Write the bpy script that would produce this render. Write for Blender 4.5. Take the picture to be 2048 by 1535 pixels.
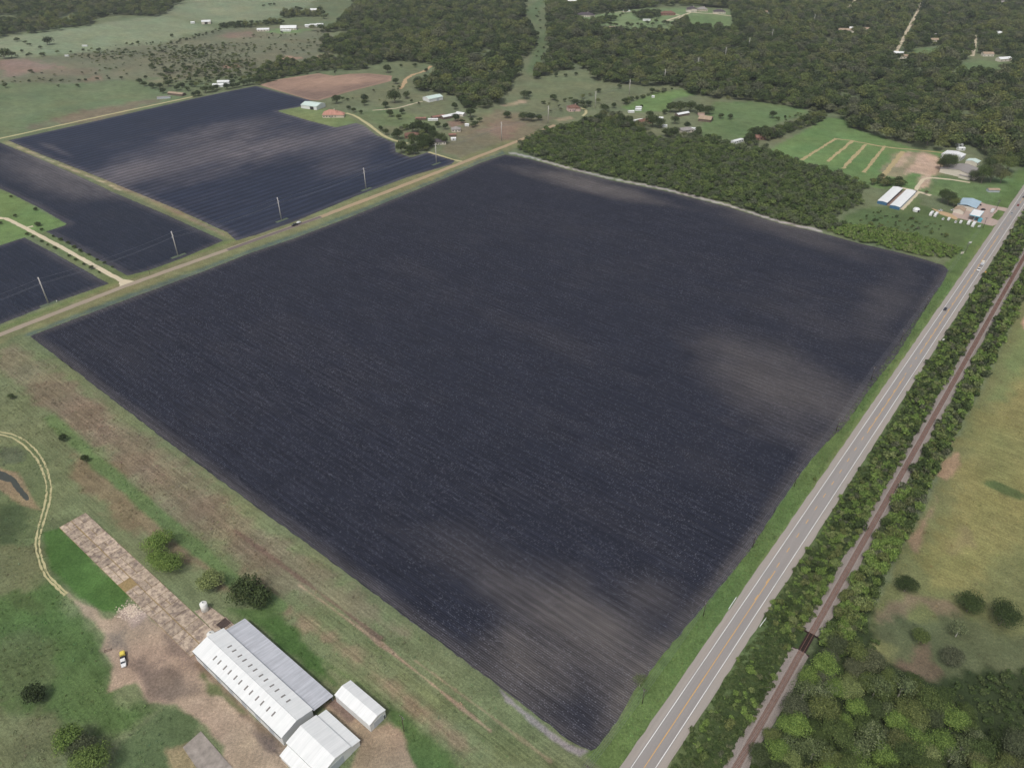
import bpy, bmesh, math, random
import numpy as np
from mathutils import Vector, Matrix
random.seed(7); rng = np.random.default_rng(7)
for o in list(bpy.data.objects): bpy.data.objects.remove(o, do_unlink=True)
scene = bpy.context.scene
C = scene.collection

# ---------------------------------------------------------------- camera, world, sun, exposure
F_PX, HOR_Y, CAM_H = 1491.0, -262.0, 270.0
PITCH = math.atan((767.5 - HOR_Y) / F_PX)
cam_d = bpy.data.cameras.new('camera'); cam = bpy.data.objects.new('camera', cam_d); C.objects.link(cam)
cam_d.sensor_fit = 'HORIZONTAL'; cam_d.sensor_width = 36.0; cam_d.lens = F_PX / 2048 * 36.0
cam_d.clip_start = 1.0; cam_d.clip_end = 30000.0
cam.location = (0, 0, CAM_H); cam.rotation_euler = (math.pi / 2 - PITCH, 0, 0)
scene.camera = cam
SUN_EL, SUN_AZ = math.radians(58), math.radians(205)      # azimuth the light comes from, measured from +Y clockwise
world = bpy.data.worlds.new('World'); scene.world = world; world.use_nodes = True
wn = world.node_tree; wn.nodes.clear()
sky = wn.nodes.new('ShaderNodeTexSky'); sky.sky_type = 'NISHITA'; sky.sun_disc = False
sky.sun_elevation = SUN_EL; sky.sun_rotation = SUN_AZ; sky.air_density = 1.0; sky.dust_density = 4.0; sky.ozone_density = 1.0
hs = wn.nodes.new('ShaderNodeHueSaturation'); hs.inputs['Saturation'].default_value = 0.45   # thin overcast: a whiter sky
bg = wn.nodes.new('ShaderNodeBackground'); bg.inputs['Strength'].default_value = 0.105
wo = wn.nodes.new('ShaderNodeOutputWorld')
wn.links.new(sky.outputs[0], hs.inputs['Color']); wn.links.new(hs.outputs[0], bg.inputs[0]); wn.links.new(bg.outputs[0], wo.inputs[0])
sun_d = bpy.data.lights.new('sun', 'SUN'); sun_d.energy = 1.5; sun_d.angle = math.radians(10); sun_d.color = (1.0, 0.96, 0.9)
sun = bpy.data.objects.new('sun', sun_d); C.objects.link(sun); sun.location = (0, 0, 400)
sdir = Vector((math.sin(SUN_AZ) * math.cos(SUN_EL), math.cos(SUN_AZ) * math.cos(SUN_EL), math.sin(SUN_EL)))
sun.rotation_euler = sdir.to_track_quat('Z', 'Y').to_euler()
vs = scene.view_settings; vs.view_transform = 'Standard'; vs.look = 'None'; vs.exposure = 0.2; vs.gamma = 1.0; vs.use_curve_mapping = False
scene.cycles.max_bounces = 6; scene.cycles.diffuse_bounces = 2; scene.cycles.glossy_bounces = 2; scene.cycles.transmission_bounces = 2; scene.cycles.volume_bounces = 0
scene.render.resolution_x = 1024; scene.render.resolution_y = 767

# ---------------------------------------------------------------- geometry helpers
cP, sP = math.cos(PITCH), math.sin(PITCH)
def G(x, y, z=0.0):                       # photo pixel (2048 wide) -> point on the level z
    u = (x - 1024) / F_PX; v = (767.5 - y) / F_PX
    d = (u, cP + v * sP, -sP + v * cP); t = (CAM_H - z) / -d[2]
    return (d[0] * t, d[1] * t)
def PX(X, Y, Z=0.0):
    dz = Z - CAM_H; zf = Y * cP - dz * sP; up = Y * sP + dz * cP
    return 1024 + F_PX * X / zf, 767.5 - F_PX * up / zf
UA = math.radians(51.1)
U = np.array((math.cos(UA), math.sin(UA))); V = np.array((U[1], -U[0]))     # along the highway / along the furrows
UANG, VANG = UA, UA - math.pi / 2
def ST(s, t): p = s * U + t * V; return (float(p[0]), float(p[1]))
def poly(pts): return np.array([G(*p) for p in pts])
def lin(c): 
    c = np.array(c, float) / 255.0
    return np.where(c <= 0.04045, c / 12.92, ((c + 0.055) / 1.055) ** 2.4)
GAIN = 1.02
def alb(r, g, b): return np.clip(lin((r, g, b)) / GAIN, 0.004, 0.85)

def hash2(ix, iy, seed):
    n = (ix.astype(np.int64) * 374761393 + iy.astype(np.int64) * 668265263 + seed * 1442695041) & 0x7fffffff
    n = ((n ^ (n >> 13)) * 1274126177) & 0x7fffffff
    n = n ^ (n >> 16)
    return (n & 0xffff) / 65535.0
def vnoise(x, y, seed):
    ix = np.floor(x); iy = np.floor(y); fx = x - ix; fy = y - iy
    fx = fx * fx * (3 - 2 * fx); fy = fy * fy * (3 - 2 * fy)
    a = hash2(ix, iy, seed); b = hash2(ix + 1, iy, seed); c = hash2(ix, iy + 1, seed); d = hash2(ix + 1, iy + 1, seed)
    return (a * (1 - fx) + b * fx) * (1 - fy) + (c * (1 - fx) + d * fx) * fy
def fbm(x, y, scale, seed, octs=4):
    r = np.zeros_like(x); a = 0.5; tot = 0; s = scale
    for o in range(octs):
        r += a * vnoise(x / s, y / s, seed + o * 17); tot += a; a *= 0.5; s *= 0.5
    return r / tot
def seg_dist(px, py, a, b):
    dx, dy = b[0] - a[0], b[1] - a[1]; L2 = dx * dx + dy * dy + 1e-12
    t = np.clip(((px - a[0]) * dx + (py - a[1]) * dy) / L2, 0, 1)
    qx = a[0] + t * dx; qy = a[1] + t * dy
    return np.hypot(px - qx, py - qy), qx, qy
def sd_poly(px, py, P):                   # signed distance, negative inside, and the nearest outline point
    best = np.full(px.shape, 1e9); bx = np.zeros_like(px); by = np.zeros_like(px); ins = np.zeros(px.shape, bool)
    n = len(P)
    for i in range(n):
        a, b = P[i], P[(i + 1) % n]
        d, qx, qy = seg_dist(px, py, a, b); m = d < best
        best = np.where(m, d, best); bx = np.where(m, qx, bx); by = np.where(m, qy, by)
        cr = (a[1] > py) != (b[1] > py)
        with np.errstate(divide='ignore', invalid='ignore'):
            xi = (b[0] - a[0]) * (py - a[1]) / (b[1] - a[1] + 1e-12) + a[0]
        ins ^= cr & (px < xi)
    return np.where(ins, -best, best), bx, by
def sd_line(px, py, L):
    best = np.full(px.shape, 1e9)
    for i in range(len(L) - 1): best = np.minimum(best, seg_dist(px, py, L[i], L[i + 1])[0])
    return best
def smooth(e0, e1, x): t = np.clip((x - e0) / (e1 - e0), 0, 1); return t * t * (3 - 2 * t)

# ---------------------------------------------------------------- materials
MATS = {}
def nodes_of(name):
    m = bpy.data.materials.new(name); m.use_nodes = True; nt = m.node_tree; nt.nodes.clear()
    out = nt.nodes.new('ShaderNodeOutputMaterial'); b = nt.nodes.new('ShaderNodeBsdfPrincipled')
    nt.links.new(b.outputs[0], out.inputs[0]); return m, nt, b
def noise_node(nt, scale, detail=3, rough=0.6, vec=None):
    n = nt.nodes.new('ShaderNodeTexNoise'); n.inputs['Scale'].default_value = scale; n.inputs['Detail'].default_value = detail
    n.inputs['Roughness'].default_value = rough
    if vec is not None: nt.links.new(vec, n.inputs['Vector'])
    return n
def rng_node(nt, src, a, b, c, d):
    r = nt.nodes.new('ShaderNodeMapRange'); nt.links.new(src, r.inputs[0])
    for i, x in enumerate((a, b, c, d)): r.inputs[i + 1].default_value = x
    return r.outputs[0]
def mixc(nt, fac, A, B, mode='MIX'):
    m = nt.nodes.new('ShaderNodeMix'); m.data_type = 'RGBA'; m.blend_type = mode
    for k, s in ((0, fac), (6, A), (7, B)):
        if isinstance(s, (int, float)): m.inputs[k].default_value = s
        elif isinstance(s, (tuple, list, np.ndarray)): m.inputs[k].default_value = (*[float(v) for v in s[:3]], 1)
        else: nt.links.new(s, m.inputs[k])
    return m.outputs[2]
def mathn(nt, op, a, b=None):
    m = nt.nodes.new('ShaderNodeMath'); m.operation = op
    for k, s in ((0, a), (1, b)):
        if s is None: continue
        if isinstance(s, (int, float)): m.inputs[k].default_value = s
        else: nt.links.new(s, m.inputs[k])
    return m.outputs[0]
def objvec(nt, rot=0.0, scale=(1, 1, 1)):
    tc = nt.nodes.new('ShaderNodeTexCoord'); mp = nt.nodes.new('ShaderNodeMapping')
    mp.vector_type = 'TEXTURE'; mp.inputs['Rotation'].default_value = (0, 0, -rot); mp.inputs['Scale'].default_value = [1.0 / s for s in scale]   # turn, then stretch
    nt.links.new(tc.outputs['Object'], mp.inputs['Vector']); return mp.outputs[0]
def bump(nt, b, h, strength, dist):
    bm = nt.nodes.new('ShaderNodeBump'); bm.inputs['Strength'].default_value = strength; bm.inputs['Distance'].default_value = dist
    nt.links.new(h, bm.inputs['Height']); nt.links.new(bm.outputs[0], b.inputs['Normal'])
def mat(name, col, rough=0.8, var=0.15, scale=0.6, metal=0.0, spec=0.3, jitter=0.0):
    if name in MATS: return MATS[name]
    m, nt, b = nodes_of(name); col = np.array(col, float)
    n = noise_node(nt, scale, 4, 0.65, objvec(nt))
    c = mixc(nt, rng_node(nt, n.outputs[0], 0.25, 0.75, 0, 1), col * (1 - var), np.clip(col * (1 + var), 0, 0.9))
    if jitter:
        oi = nt.nodes.new('ShaderNodeObjectInfo'); h = nt.nodes.new('ShaderNodeHueSaturation')
        nt.links.new(rng_node(nt, oi.outputs['Random'], 0, 1, 1 - jitter, 1 + jitter), h.inputs['Value']); nt.links.new(c, h.inputs['Color']); c = h.outputs[0]
    nt.links.new(c, b.inputs['Base Color']); b.inputs['Roughness'].default_value = rough; b.inputs['Metallic'].default_value = metal
    b.inputs['Specular IOR Level'].default_value = spec
    MATS[name] = m; return m
def ribbed(name, col, period=0.6, depth=0.03, var=0.12, streak=0.25, rough=0.55, spec=0.35):   # metal roofing: ribs down the slope (local Y), weather streaks
    if name in MATS: return MATS[name]
    m, nt, b = nodes_of(name); col = np.array(col, float)
    v = objvec(nt, 0, (1.1, 0.06, 0.06)); n = noise_node(nt, 1.0, 4, 0.7, v)
    n2 = noise_node(nt, 0.25, 3, 0.6, objvec(nt))
    c = mixc(nt, rng_node(nt, n.outputs[0], 0.35, 0.75, 0, 1), np.clip(col * (1 + var), 0, 0.88), col * (1 - streak))
    c = mixc(nt, rng_node(nt, n2.outputs[0], 0.4, 0.75, 0, 0.35), c, col * (1 - streak) * np.array((0.95, 1, 1.0)))
    nt.links.new(c, b.inputs['Base Color'])
    sx = nt.nodes.new('ShaderNodeSeparateXYZ'); nt.links.new(objvec(nt), sx.inputs[0])
    w = mathn(nt, 'PINGPONG', sx.outputs[0], period / 2)
    bump(nt, b, w, 0.35, depth); b.inputs['Roughness'].default_value = rough; b.inputs['Specular IOR Level'].default_value = spec
    MATS[name] = m; return m
def leafmat(name, cols, rough=0.75):
    m, nt, b = nodes_of(name)
    oi = nt.nodes.new('ShaderNodeObjectInfo'); ge = nt.nodes.new('ShaderNodeNewGeometry')
    r = nt.nodes.new('ShaderNodeValToRGB'); nt.links.new(oi.outputs['Random'], r.inputs[0])
    el = r.color_ramp.elements
    while len(el) < len(cols): el.new(0.5)
    for i, c in enumerate(cols): el[i].position = i / (len(cols) - 1); el[i].color = (*c, 1)
    h = nt.nodes.new('ShaderNodeHueSaturation'); nt.links.new(r.outputs[0], h.inputs['Color'])
    nt.links.new(rng_node(nt, ge.outputs['Random Per Island'], 0, 1, 0.55, 1.55), h.inputs['Value'])
    nt.links.new(rng_node(nt, ge.outputs['Random Per Island'], 0, 1, 0.515, 0.485), h.inputs['Hue'])
    nt.links.new(h.outputs[0], b.inputs['Base Color']); b.inputs['Roughness'].default_value = rough; b.inputs['Specular IOR Level'].default_value = 0.15
    tr = nt.nodes.new('ShaderNodeBsdfTranslucent'); nt.links.new(h.outputs[0], tr.inputs[0])
    mx = nt.nodes.new('ShaderNodeMixShader'); mx.inputs[0].default_value = 0.16
    out = [n for n in nt.nodes if n.type == 'OUTPUT_MATERIAL'][0]
    nt.links.new(b.outputs[0], mx.inputs[1]); nt.links.new(tr.outputs[0], mx.inputs[2]); nt.links.new(mx.outputs[0], out.inputs[0])
    MATS[name] = m; return m

def ground_material():
    m, nt, b = nodes_of('ground_cover')
    at = nt.nodes.new('ShaderNodeAttribute'); at.attribute_name = 'cover'
    v = objvec(nt)
    n1 = noise_node(nt, 0.9, 4, 0.75, v); n2 = noise_node(nt, 0.11, 5, 0.7, v); n3 = noise_node(nt, 3.1, 2, 0.6, v)
    vs_ = objvec(nt, -VANG, (0.045, 1.0, 1.0)); n4 = noise_node(nt, 0.75, 4, 0.75, vs_)
    g = mathn(nt, 'ADD', mathn(nt, 'MULTIPLY', n1.outputs[0], 0.55), mathn(nt, 'MULTIPLY', n3.outputs[0], 0.45))
    f = rng_node(nt, g, 0.36, 0.64, 0.6, 1.4)
    f = mathn(nt, 'MULTIPLY', f, rng_node(nt, n2.outputs[0], 0.3, 0.7, 0.8, 1.2))
    st = rng_node(nt, n4.outputs[0], 0.35, 0.65, 0.68, 1.32)
    stw = mathn(nt, 'ADD', 1.0, mathn(nt, 'MULTIPLY', mathn(nt, 'SUBTRACT', st, 1.0), at.outputs['Alpha']))
    f = mathn(nt, 'MULTIPLY', f, stw)
    cc = nt.nodes.new('ShaderNodeCombineColor')
    for i in range(3): nt.links.new(f, cc.inputs[i])
    c = mixc(nt, 1.0, at.outputs['Color'], cc.outputs[0], 'MULTIPLY')
    # dry tips: patches of hue shift
    c = mixc(nt, rng_node(nt, n1.outputs[0], 0.55, 0.75, 0, 0.35), c, mixc(nt, 1.0, c, (1.35, 1.1, 0.95), 'MULTIPLY'))
    nt.links.new(c, b.inputs['Base Color']); b.inputs['Roughness'].default_value = 0.95; b.inputs['Specular IOR Level'].default_value = 0.05
    bump(nt, b, g, 0.7, 0.5)
    return m
def field_material(name, rowang, dark, dry, spec_amt=1.0, band=0.0, period=0.97, furrow=0.28):
    m, nt, b = nodes_of(name)
    at = nt.nodes.new('ShaderNodeAttribute'); at.attribute_name = 'dry'
    v = objvec(nt, -rowang); sx = nt.nodes.new('ShaderNodeSeparateXYZ'); nt.links.new(v, sx.inputs[0])
    vl = objvec(nt, -rowang, (0.05, 0.6, 1)); streak = noise_node(nt, 1.0, 4, 0.75, vl)
    fine = noise_node(nt, 1.9, 3, 0.7, objvec(nt)); mid = noise_node(nt, 0.06, 4, 0.65, objvec(nt))
    dr = mathn(nt, 'ADD', at.outputs['Fac'], mathn(nt, 'MULTIPLY', mathn(nt, 'SUBTRACT', streak.outputs[0], 0.5), 0.35))
    drc = nt.nodes.new('ShaderNodeClamp'); nt.links.new(dr, drc.inputs[0])
    c = mixc(nt, drc.outputs[0], dark, dry)
    row = mathn(nt, 'SINE', mathn(nt, 'MULTIPLY', sx.outputs[1], 2 * math.pi / period))
    f = rng_node(nt, row, -1, 1, 1 - furrow, 1 + furrow)
    f = mathn(nt, 'MULTIPLY', f, rng_node(nt, fine.outputs[0], 0.3, 0.7, 0.75, 1.25))
    f = mathn(nt, 'MULTIPLY', f, rng_node(nt, streak.outputs[0], 0.3, 0.7, 0.86, 1.14))
    f = mathn(nt, 'MULTIPLY', f, rng_node(nt, mid.outputs[0], 0.3, 0.7, 0.9, 1.1))
    ps = mathn(nt, 'SINE', mathn(nt, 'MULTIPLY', sx.outputs[1], 2 * math.pi / 3.88)); f = mathn(nt, 'MULTIPLY', f, rng_node(nt, ps, -0.5, 0.8, 0.9, 1.1))
    st2 = noise_node(nt, 1.0, 3, 0.7, objvec(nt, -rowang, (0.035, 0.85, 1)))
    f = mathn(nt, 'MULTIPLY', f, rng_node(nt, st2.outputs[0], 0.32, 0.68, 0.76, 1.24))
    if band:
        n5 = noise_node(nt, 0.01, 2, 0.5, objvec(nt))
        bd = mathn(nt, 'SINE', mathn(nt, 'ADD', mathn(nt, 'MULTIPLY', sx.outputs[1], 2 * math.pi / 9.2), mathn(nt, 'MULTIPLY', n5.outputs[0], 5.0)))
        bd = mathn(nt, 'MULTIPLY', bd, rng_node(nt, streak.outputs[0], 0.35, 0.65, 0.35, 1.0))
        f = mathn(nt, 'MULTIPLY', f, rng_node(nt, bd, -0.6, 0.6, 1 - band, 1 + band))
        f = mathn(nt, 'MULTIPLY', f, rng_node(nt, n5.outputs[0], 0.3, 0.7, 0.92, 1.08))
    cc = nt.nodes.new('ShaderNodeCombineColor')
    for i in range(3): nt.links.new(f, cc.inputs[i])
    c = mixc(nt, 1.0, c, cc.outputs[0], 'MULTIPLY')
    # stubble and pale clods left along the rows
    vo = nt.nodes.new('ShaderNodeTexVoronoi'); vo.inputs['Scale'].default_value = 1.0; vo.inputs['Randomness'].default_value = 1.0
    nt.links.new(objvec(nt, -rowang, (1.3, 2.6, 1)), vo.inputs['Vector'])
    cl = noise_node(nt, 1.0, 4, 0.7, objvec(nt, -rowang, (0.02, 0.11, 1)))
    cl2 = noise_node(nt, 0.35, 3, 0.7, objvec(nt))
    sep = nt.nodes.new('ShaderNodeSeparateColor'); nt.links.new(vo.outputs['Color'], sep.inputs[0])
    pick = mathn(nt, 'GREATER_THAN', mathn(nt, 'ADD', sep.outputs[0], mathn(nt, 'MULTIPLY', mathn(nt, 'ADD', cl.outputs[0], mathn(nt, 'MULTIPLY', cl2.outputs[0], 0.5)), 0.75)), 1.42)
    near = mathn(nt, 'LESS_THAN', vo.outputs['Distance'], 0.40)
    sf = mathn(nt, 'MULTIPLY', mathn(nt, 'MULTIPLY', pick, near), 0.28 * spec_amt)
    c = mixc(nt, sf, c, alb(172, 172, 186))
    nt.links.new(c, b.inputs['Base Color']); b.inputs['Roughness'].default_value = 0.9; b.inputs['Specular IOR Level'].default_value = 0.12
    bump(nt, b, mathn(nt, 'ADD', row, mathn(nt, 'MULTIPLY', fine.outputs[0], 1.2)), 0.5, 0.12)
    return m
def paved(name, col, along, var=0.1):
    m, nt, b = nodes_of(name); col = np.array(col, float)
    n1 = noise_node(nt, 1.0, 4, 0.7, objvec(nt, -along, (0.015, 0.55, 1))); n2 = noise_node(nt, 2.5, 3, 0.7, objvec(nt)); n3 = noise_node(nt, 0.05, 3, 0.6, objvec(nt))
    c = mixc(nt, rng_node(nt, n1.outputs[0], 0.3, 0.7, 0, 1), col * (1 - var), col * (1 + var))
    c = mixc(nt, rng_node(nt, n2.outputs[0], 0.3, 0.7, 0, 0.35), c, col * 0.75)
    c = mixc(nt, rng_node(nt, n3.outputs[0], 0.4, 0.7, 0, 0.3), c, col * np.array((1.12, 1.02, 0.96)))
    nt.links.new(c, b.inputs['Base Color']); b.inputs['Roughness'].default_value = 0.9; b.inputs['Specular IOR Level'].default_value = 0.15
    return m

# ---------------------------------------------------------------- object helpers
def tag(o, label=None, cat=None, group=None, kind=None):
    if label: o['label'] = label
    if cat: o['category'] = cat
    if group: o['group'] = group
    if kind: o['kind'] = kind
    return o
def empty(name, loc, rz=0.0, label=None, cat=None, group=None):
    o = bpy.data.objects.new(name, None); C.objects.link(o); o.location = loc; o.rotation_euler = (0, 0, rz); o.empty_display_size = 0.5
    return tag(o, label, cat, group)
def meshobj(name, verts, faces, mats, parent=None, midx=None, smooth_=False):
    me = bpy.data.meshes.new(name); me.from_pydata([tuple(v) for v in verts], [], [tuple(f) for f in faces]); 
    for m in (mats if isinstance(mats, (list, tuple)) else [mats]): me.materials.append(m)
    if midx is not None: me.polygons.foreach_set('material_index', np.array(midx, dtype=np.int32))
    if smooth_: me.polygons.foreach_set('use_smooth', np.ones(len(me.polygons), bool))
    me.update(); o = bpy.data.objects.new(name, me); C.objects.link(o)
    if parent is not None: o.parent = parent
    return o
class MB:
    def __init__(s): s.v = []; s.f = []
    def add(s, vs_, fs):
        n = len(s.v); s.v += [tuple(v) for v in vs_]; s.f += [tuple(i + n for i in f) for f in fs]; return s
    def box(s, x0, x1, y0, y1, z0, z1):
        return s.add([(x0, y0, z0), (x1, y0, z0), (x1, y1, z0), (x0, y1, z0), (x0, y0, z1), (x1, y0, z1), (x1, y1, z1), (x0, y1, z1)],
                     [(0, 3, 2, 1), (4, 5, 6, 7), (0, 1, 5, 4), (1, 2, 6, 5), (2, 3, 7, 6), (3, 0, 4, 7)])
    def prism(s, pts, y0, y1):              # profile (x,z) extruded along y
        n = len(pts)
        return s.add([(x, y0, z) for x, z in pts] + [(x, y1, z) for x, z in pts],
                     [tuple(range(n)), tuple(range(2 * n - 1, n - 1, -1))] + [(i, i + n, (i + 1) % n + n, (i + 1) % n) for i in range(n)])
    def prismx(s, pts, x0, x1):             # profile (y,z) extruded along x
        n = len(pts)
        return s.add([(x0, y, z) for y, z in pts] + [(x1, y, z) for y, z in pts],
                     [tuple(range(n - 1, -1, -1)), tuple(range(n, 2 * n))] + [(i, (i + 1) % n, (i + 1) % n + n, i + n) for i in range(n)])
    def tube(s, path, radii, n=8, cap=True):
        rings = []; base = len(s.v)
        for i, p in enumerate(path):
            p = Vector(p); a = Vector(path[max(i - 1, 0)]); b = Vector(path[min(i + 1, len(path) - 1)]); d = (b - a).normalized()
            e = Vector((1, 0, 0)) if abs(d.x) < 0.9 else Vector((0, 1, 0)); x = d.cross(e).normalized(); y = d.cross(x)
            for k in range(n):
                an = 2 * math.pi * k / n; s.v.append(tuple(p + radii[i] * (x * math.cos(an) + y * math.sin(an))))
        for i in range(len(path) - 1):
            for k in range(n):
                s.f.append((base + i * n + k, base + i * n + (k + 1) % n, base + (i + 1) * n + (k + 1) % n, base + (i + 1) * n + k))
        if cap:
            s.f.append(tuple(base + k for k in range(n))[::-1]); s.f.append(tuple(base + (len(path) - 1) * n + k for k in range(n)))
        return s
    def build(s, name, m, parent=None, sm=False): return meshobj(name, s.v, s.f, m, parent, smooth_=sm)
def copy_tree(o, parent=None):
    c = o.copy(); C.objects.link(c); c.parent = parent
    for ch in o.children: copy_tree(ch, c)
    return c
def struct(o): o['kind'] = 'structure'; return o
def ribbon(name, pts, w, z, m, wob=0.0, step=4.0, seed=1, taper=None):    # a strip along a ground polyline with slightly uneven edges
    P = [np.array(p, float) for p in pts]; out = []
    for i in range(len(P) - 1):
        n = max(1, int(np.linalg.norm(P[i + 1] - P[i]) / step))
        for k in range(n): out.append(P[i] + (P[i + 1] - P[i]) * k / n)
    out.append(P[-1]); r = random.Random(seed); vs_ = []; fs = []
    for i, p in enumerate(out):
        d = out[min(i + 1, len(out) - 1)] - out[max(i - 1, 0)]; d = d / (np.linalg.norm(d) + 1e-9); nrm = np.array((-d[1], d[0]))
        wa = w / 2 + r.uniform(-wob, wob); wb = w / 2 + r.uniform(-wob, wob)
        if taper: k = taper(i / (len(out) - 1)); wa *= k; wb *= k
        vs_ += [(*(p + nrm * wa), z), (*(p - nrm * wb), z)]
        if i: fs.append((2 * i - 2, 2 * i - 1, 2 * i + 1, 2 * i))
    return meshobj(name, vs_, fs, m)
def curvepts(pts, n=8):                     # Catmull-Rom through ground points
    P = [np.array(p, float) for p in pts]; P = [2 * P[0] - P[1]] + P + [2 * P[-1] - P[-2]]; out = []
    for i in range(1, len(P) - 2):
        for k in range(n):
            t = k / n; a, b, c, d = P[i - 1:i + 3]
            out.append(0.5 * ((2 * b) + (c - a) * t + (2 * a - 5 * b + 4 * c - d) * t * t + (3 * b - a - 3 * c + d) * t ** 3))
    out.append(P[-2]); return out

# ---------------------------------------------------------------- the ground: one sheet, what grows or lies bare on it as a per-vertex cover colour
FIELD1 = [(60, 672), (140, 641), (250, 600), (400, 545), (500, 506), (590, 476), (700, 434), (800, 393), (900, 352), (960, 326), (1010, 309), (1060, 318), (1130, 338), (1220, 360), (1330, 382),
          (1460, 415), (1560, 447), (1640, 465), (1720, 487), (1800, 505), (1850, 519), (1888, 531), (1897, 540), (1885, 566), (1860, 603), (1790, 715), (1740, 776), (1690, 850), (1640, 897),
          (1600, 948), (1550, 1020), (1500, 1102), (1440, 1172), (1390, 1232), (1340, 1292), (1292, 1352), (1268, 1380), (1240, 1432), (1198, 1490), (1183, 1499), (1150, 1489), (1000, 1374), (700, 1150), (330, 879)]
FIELD2 = [(16, 281), (200, 240), (380, 199), (450, 184), (512, 172), (560, 185), (622, 201), (604, 213), (553, 222), (620, 242), (672, 255), (695, 250), (712, 246), (728, 251), (752, 270), (790, 286), (791, 304), (822, 315), (855, 305),
          (910, 321), (902, 329), (822, 352), (722, 388), (595, 441), (512, 470), (472, 481), (455, 465), (350, 417), (280, 388), (212, 360), (100, 316)]
FIELD3 = [(-260, 215), (0, 285), (90, 322), (175, 360), (225, 384), (330, 428), (447, 481), (370, 514), (300, 540), (255, 551), (180, 510), (92, 463), (135, 449), (80, 416), (15, 384), (-60, 352), (-260, 280)]
FIELD4 = [(-240, 565), (0, 491), (49, 475), (110, 507), (217, 567), (107, 606), (0, 648), (-240, 745)]
FIELD5 = [(519, 170), (557, 159), (637, 147), (667, 152), (700, 148), (737, 147), (784, 152), (783, 162), (712, 180), (637, 201), (622, 201), (565, 184)]
def line_pts(pts): return np.array([G(*p) for p in pts])
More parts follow.
